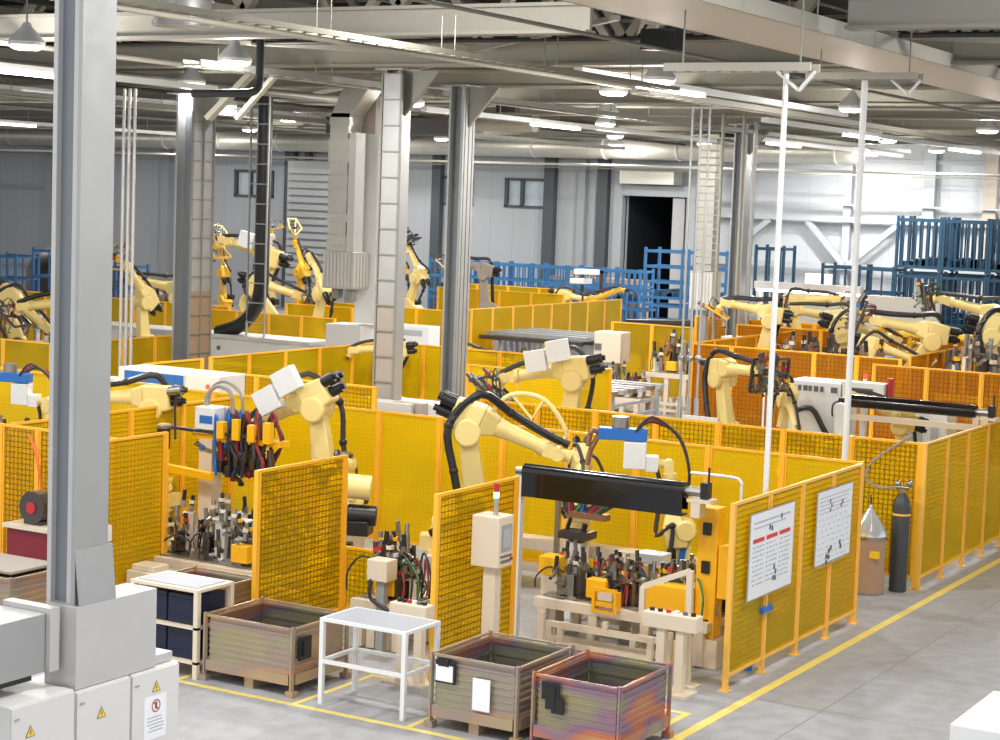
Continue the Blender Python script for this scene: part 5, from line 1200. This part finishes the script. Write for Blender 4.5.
for i, (x, y, lb) in enumerate(((-22.45, 44.9, 'beige cabinet standing on a post beyond the entwined arms'),)):
    r = root('post_cabinet', (x, y, 0), lb, 'cabinet'); MB().b6(-.38, .42, -.3, .3, 1.28, 2.1).build('housing', 'offwhite', r, .02); MB().b6(-.1, .12, -.1, .1, 0, 1.28).build('post', 'cabwhite', r); MB().b6(-.25, .25, -.2, .2, 0, .03).build('foot_plate', 'cabwhite', r)
    MB().b6(-.35, -.15, -.32, -.3, 1.6, 1.78).build('display', 'ink', r)
q = root('pipe_rack', (-27.0, 50.0, 0), 'stack of dark grey bars lying in front of the far racks', 'bar stack')
for i in range(8): MB().b6(-1.8 + .05 * i, 1.7, -1.4 + i * .35, -1.2 + i * .35, 1.3 + .12 * (i % 2), 1.42 + .12 * (i % 2)).build('steel_bar', 'grey' if i % 2 else 'darkmetal', q)
for x in (-1.2, 1.2): MB().b6(x - .08, x + .08, -1.4, 1.4, 0, 1.28).build('support', 'grey', q)
q = root('pipe_rack', (-18.3, 35.8, 0), 'grey slatted steel trolley behind the plain yellow fence of the entwined arms', 'trolley')
for i in range(6): MB().b6(-1.1, 1.1, -1.2 + i * .45, -1.0 + i * .45, 1.55, 1.65).build('steel_bar', 'grey' if i % 2 else 'metal', q)
for x in (-1.0, 1.0):
    for y in (-1.1, 1.1): MB().b6(x - .05, x + .05, y - .05, y + .05, 0, 1.55).build('leg', 'grey', q)
for i in range(5): MB().b6(1.0, 1.04, -1.1, 1.1, .3 + i * .25, .36 + i * .25).build('side_rail', 'grey', q)
tag(MB().tube([(-26, 53, 1.75), (-24, 53, 1.85), (-21.8, 53, 1.95)], .16, 10).b6(-25.4, -25.3, 52.9, 53.1, 0, 1.62).b6(-22.5, -22.4, 52.9, 53.1, 0, 1.76).build('black_roll', 'black', smooth=True), 'black roll lying over the fence below the dark gate', 'roll')
# welding power cabinet right
wd_ = root('welding_cabinet', (-11.9, 32.2, 0), 'white welding cabinet with dark lettering and a thick grey cable over it', 'cabinet')
MB().b6(-.4, .65, -.4, .4, 0, 2.5).build('housing', 'white', wd_, .02)
q = MB()
for a, w in ((-.34, .1), (-.2, .06), (-.1, .08), (.0, .06), (.1, .08), (.22, .06), (.42, .12)): q.b6(a, a + w, -.41, -.4, 2.32, 2.42)
q.build('dark_lettering', 'ink', wd_)
MB().tube([(-.3, -.5, 1.9), (.1, -.5, 2.02), (.4, -.5, 1.6), (.8, -.55, 1.2), (.85, -.5, .8)], .05, 8).build('grey_cable', 'rubber', wd_, smooth=True)
hb = root('hose_harness', (-11.9, 30.0, 1.35), 'fan of red, green and dark hoses in front of the white welding cabinet', 'hose bundle'); rn = random.Random(77)
for i in range(14):
    y = rn.uniform(-.2, .2); z = rn.uniform(0, .35)
    MB().tube([(-.4, y, .1 + z * .3), (0, y, .15 + z), (.5, y, .2 + z * .7), (1.0, y, .1 + z * .4)], .022, 5).build('hose', ('hosered', 'rubber', 'maroon', 'hosegreen', 'hosered', 'rubber')[i % 6], hb, smooth=True)
MB().b6(-.45, -.3, -.25, .25, -1.35, .3).build('hose_stand', 'darkmetal', hb); MB().b6(.95, 1.1, -.25, .25, -1.35, .3).build('hose_stand', 'offwhite', hb); MB().b6(.45, .95, -.2, .2, -1.35, -.05).build('small_cabinet', 'white', hb)
pn = root('screen_panel', (-13.0, 29.5, 0), 'white information panel with coloured rows in front of the black-hosed arm', 'panel')
MB().b6(-.32, .36, -.03, .03, .9, 1.95).b6(-.04, .04, -.02, .02, 0, .9).build('board', 'white', pn); MB().b6(-.25, .25, -.035, -.03, 1.72, 1.82).build('orange_row', 'warn', pn)
MB().b6(-.2, -.1, -.035, -.03, 1.4, 1.55).b6(.15, .25, -.035, -.03, 1.35, 1.5).b6(-.2, -.12, -.035, -.03, 1.1, 1.2).build('red_picture', 'inkred', pn); MB().b6(-.05, .1, -.035, -.03, 1.1, 1.6).build('blue_rows', 'inklight', pn)
cbx = root('switch_cabinet', (-10.1, 33.5, 0), 'white cabinet with grey vents seen under the long black roll', 'cabinet'); MB().b6(-.6, .35, -.3, .3, 0, 1.95).build('housing', 'white', cbx, .01); MB().b6(-.35, -.1, -.31, -.3, 1.4, 1.8).b6(.05, .2, -.31, -.3, 1.4, 1.8).build('vent', 'inklight', cbx)
sgb = pcab('sign_box', 'white box with dark lettering and red cap beside the slim pole at the right', -11.3, -10.5, 31.8, 32.1, 2.55, 'white', doors=0, z0=2.25)
MB().b6(-.3, .2, -.16, -.15, .08, .2).build('dark_lettering', 'ink', sgb); MB().cyl((.46, 0, 0), (.46, 0, .4), .06, n=10).build('red_cap', 'red', sgb); MB().b6(-.05, .05, -.05, .05, -2.25, 0).build('stand_post', 'white', sgb)
# signal towers glowing behind fence sheets
def tower(x, y, z, lb, red=True, h=.9):
    r = root('signal_tower', (x, y, 0), lb, 'signal light', 'small signal towers in the cells')
    MB().cyl((0, 0, 0), (0, 0, z), .025, n=8).build('stem', 'white', r)
    MB().cyl((0, 0, z), (0, 0, z + .12), .045, n=10).build('green_lens', 'glowgreen', r); MB().cyl((0, 0, z + .12), (0, 0, z + .2), .045, n=10).build('clear_lens', 'white', r); MB().cyl((0, 0, z + .2), (0, 0, z + .32), .045, n=10).build('red_lens', 'glowred', r)
for x, y, z, lb in ((-9.95, 25.6, 1.68, 'signal tower lit red and white in the aisle right of the blue spot gun'), (-9.25, 24.9, 1.45, 'signal tower lower right of the blue spot gun, just behind the plain fence'), (-41.9, 42.9, 1.25, 'signal tower at the left frame edge, lower lit pair'), (-39.6, 42.9, 1.3, 'signal tower just left of the foreground pillar'),
                    (-30.7, 39.8, 1.2, 'taller signal tower below the raised arms'), (-30.9, 38.9, 1.0, 'short signal tower below the raised arms'), (-29.5, 40.2, 1.3, 'signal tower nearest to the white air duct'), (-16.6, 41.4, 1.4, 'signal tower glowing behind the amber fence, left of the thin pole'), (-14.2, 41.6, 1.5, 'signal tower glowing behind the amber fence, right of the thin pole'),
                    (-20.2, 27.9, 1.6, 'signal tower with red top beside the white and blue cabinet'), (-35.2, 45.7, 2.0, 'orange signal lamp at the foot of the leftmost raised arm')): tower(x, y, z, lb)
# ------------------------------------------------------------------ blue racks at the back
def rack(x, y, z, w, d, h, label, group, mat='rackblue', levels=3, uprights=4, seed=0):
    rn = random.Random(seed)
    r = root('stacking_rack', (x, y, z), label, 'rack', group)
    for sx in (-1, 1):
        for sy in (-1, 1): MB().b6(sx * w / 2 - .045, sx * w / 2 + .045, sy * d / 2 - .045, sy * d / 2 + .045, 0, h).build('corner_post', mat, r)
    q = MB()
    for k in range(levels):
        zz = .12 + k * (h - .25) / max(1, levels - 1)
        for s in (-1, 1): q.b6(-w / 2 + .045, w / 2 - .045, s * d / 2 - .03, s * d / 2 + .03, zz - .05, zz + .05).b6(s * w / 2 - .03, s * w / 2 + .03, -d / 2 + .045, d / 2 - .045, zz - .04, zz + .04)
    q.build('cross_rail', mat, r)
    q = MB()
    for i in range(uprights):
        xx = -w / 2 + (i + 1) * w / (uprights + 1); q.b6(xx - .025, xx + .025, -d / 2 - .02, -d / 2 + .02, .15, h - .1).b6(xx - .025, xx + .025, d / 2 - .02, d / 2 + .02, .15, h - .1)
    if uprights: q.build('upright_bar', mat, r)
    q = MB()
    for i in range(5):
        xx = rn.uniform(-w / 2 + .15, w / 2 - .15); q.b6(xx - .1, xx + .1, -d / 2 + .1, d / 2 - .1, .17, .17 + rn.uniform(.12, .3))
    q.build('cradle_block', 'rackteal', r)
    return r
TN = ('bottom', 'middle', 'top')
for c in range(5):
    for t in range(3):
        rack(-18.9 + c * 1.55, 60.6, t * 1.84, 1.45, 1.3, 1.78, 'dark teal rack, %s of its stack, %s of the front stacks from the gate' % (TN[t], ORD[c]), 'tall stacks of racks at the right', 'rackteal', 2, 6, c * 3 + t)
for c in range(5):
    for t in range(3):
        rack(-19.6 + c * 1.6, 63.2, t * 1.84, 1.45, 1.3, 1.78, 'teal rack of the rear tall stacks, %s level, %s from the gate' % (TN[t], ORD[c]), 'rear row of tall rack stacks', 'rackteal', 2, 5, 40 + c * 3 + t)
for c in range(2):
    for t in range(2):
        rack(-21.9 + c * 1.3, 61.5, t * 1.9, 1.2, 1.2, 1.85, 'slim rack beside the tall stacks, %s level, %s from the gate' % (TN[t], ORD[c]), 'slim racks beside the tall stacks', 'rackteal', 3, 2, 80 + c * 2 + t)
for c in range(6):
    for t in range(2):
        rack(-41.2 + c * 1.65, 67.2, t * 1.5, 1.55, 1.2, 1.45, 'light blue rack behind the far fence, %s row, %s from the column' % (('lower', 'upper')[t], ORD[c]), 'light blue racks behind the far fence', 'rackblue', 3, 5, 100 + c * 2 + t)
for c in range(3):
    rack(-33.9 + c * 1.5, 63.6, 0, 1.35, 1.2, 2.4, 'open blue rack before the cardboard boxes, %s from the far fence' % ORD[c], 'open racks before the cardboard boxes', 'rackblue', 4, 0, 130 + c)
for c in range(2):
    for t in range(2):
        rack(-29.2 + c * 1.75, 63.0, t * 2.0, 1.5, 1.2, 1.95, 'blue shelf rack in front of the dark gate, %s, %s column' % (('lower', 'upper')[t], ORD[c]), 'blue shelf racks before the gate', 'rackblue', 4, 0, 140 + c * 2 + t)
rack(-23.9, 60, 0, 1.0, 1.0, 4.3, 'tall narrow blue rack right of the far galvanised column', 'single racks', 'rackteal', 4, 1, 150)
for i, (x, y, h) in enumerate(((-49.5, 52.5, 3.1), (-47.4, 53.5, 2.6), (-52, 52.5, 2.8))): rack(x, y, 0, 1.6, 1.2, h, 'blue rack right of the foreground pillar behind the left cells, %s one' % ORD[i], 'racks behind the left cells', 'rackblue', 4, 1, 160 + i)
# cardboard boxes and odd machines before the gate
def cbox(x, y, z, w, d, h, lb, g):
    r = root('cardboard_box', (x, y, z), lb, 'cardboard box', g); MB().b6(-w / 2, w / 2, -d / 2, d / 2, 0, h).build('carton', 'cardboard', r, .02)
    MB().b6(-.05, .05, -d / 2 - .004, -d / 2, 0, h).b6(-.05, .05, -d / 2, d / 2, h, h + .004).build('tape', 'tan2', r)
n = 0
for i in range(4):
    for t in range(2):
        cbox(-36.4 + i * 1.05, 68.3, t * 1.25, .98, .95, 1.2 + .0 * t, 'brown cardboard box by the gate, %s layer, %s from the light blue racks' % (('lower', 'upper')[t], ORD[i]), 'cardboard boxes by the gate')
fk = root('pallet_truck', (-31.9, 61.3, 0), 'white and dark lift truck standing before the dark gate', 'lift truck')
MB().b6(-.5, .5, -.7, .6, .15, 1.1).build('truck_body', 'darkmetal', fk, .05); MB().b6(-.45, -.35, .6, .7, .1, 3.0).b6(.35, .45, .6, .7, .1, 3.0).b6(-.45, .45, .6, .68, 2.9, 3.0).build('mast', 'darksteel', fk); MB().b6(-.5, .1, -.2, .5, 2.5, 2.7).b6(-.4, .5, -.1, .3, 2.85, 3.05).build('overhead_guard', 'white', fk, .03)
for sx in (-.45, .45):
    for sy in (-.5, .4): MB().cyl((sx - .08, sy, .2), (sx + .08, sy, .2), .2, n=14).build('wheel', 'black', fk, smooth=True)
ya = robot('small orange yellow arm lying on the floor area before the gate racks', (-29.6, 57.5, 1.9), 20, -30, 25, -40, 'torch', .9, 'robotdeep', seed=50)
dm = root('tarp_bale', (-57.5, 62, 0), 'dark rounded tarpaulin heap over the fence at the far left', 'tarpaulin'); MB().lathe((0, 0, 0), [(2.2, 0), (2.2, 1.6), (1.9, 2.3), (1.2, 2.75), (.1, 2.95)], 20).build('tarpaulin', 'darksteel', dm, smooth=True)
gd = root('grey_drum', (-24.2, 57.8, 0), 'large grey domed drum beside the low lit lamp strip', 'drum'); MB().lathe((0, 0, 0), [(1.2, 0), (1.2, 1.3), (1.1, 2.0), (.7, 2.5), (.3, 2.7), (.2, 3.3)], 24).build('drum_dome', 'galvdark', gd, smooth=True)
ls = root('strip_lamp', (-20.5, 54, 3.0), 'low lit strip lamp over the workstation at the right wall', 'lamp'); MB().b6(-1.6, 1.8, -.15, .15, .08, .3).build('lamp_housing', 'white', ls); MB().b6(-1.55, 1.75, -.1, .1, 0, .08).build('light_tube', 'tubeglow', ls); MB().b6(-1.5, -1.42, -.04, .04, -3.0, .08).b6(1.6, 1.68, -.04, .04, -3.0, .08).build('stand_post', 'white', ls)
wsn = root('workstation', (-19.9, 57.5, 0), 'white workstation screens under the low strip lamp', 'workstation'); MB().b6(-2.2, 2.6, -.1, .1, 0, 2.9).build('screen_wall', 'cabwhite', wsn); MB().b6(-2.0, 2.4, -.7, -.1, .85, .92).b6(-2.0, -1.9, -.6, -.2, 0, .85).b6(2.3, 2.4, -.6, -.2, 0, .85).build('desk', 'grey', wsn)
pcab('tall_locker', 'pale grey tall locker against the right part of the back wall', -26.9, -25.9, 70.8, 71.4, 3.0, 'cabwhite', doors=1)
tag(MB().b6(-15.6, -14.7, 45.3, 45.9, 1.75, 1.95).b6(-15.2, -15.1, 45.5, 45.6, 0, 1.75).build('blue_tray', 'blue'), 'bright blue tray between the far right arms', 'tray')
tb2 = pcab('switch_cabinet', 'white switch box standing at the far right frame edge', -9.4, -8.7, 38.6, 39.2, 2.0, 'cabwhite', doors=1)
pcab('switch_cabinet', 'white cabinet at the right frame edge behind the far right arms', -11.0, -10.0, 52, 52.6, 3.6, 'white', doors=1)
pcab('switch_cabinet', 'pale blue grey cabinet top beside the far galvanised column', -20.4, -18.9, 47.5, 48.1, 2.0, 'cabwhite', doors=2)
cvb = root('conveyor_table', (-19.9, 55.0, 0), 'green topped conveyor behind the far galvanised column', 'conveyor'); MB().b6(-4.2, 4.4, -.5, .5, 1.9, 2.0).build('belt', 'warn', cvb); MB().b6(-4.2, 4.4, -.45, .45, 1.65, 1.9).build('dark_side', 'darkmetal', cvb)
for i in range(5): MB().b6(-4.1 + i * 2, -4.0 + i * 2, -.3, .3, 0, 1.65).build('leg', 'grey', cvb)
pcab('long_cabinet', 'long white boxes lying behind the signal towers below the raised arms', -31.6, -28.4, 39.2, 39.8, 1.3, 'white', doors=3)
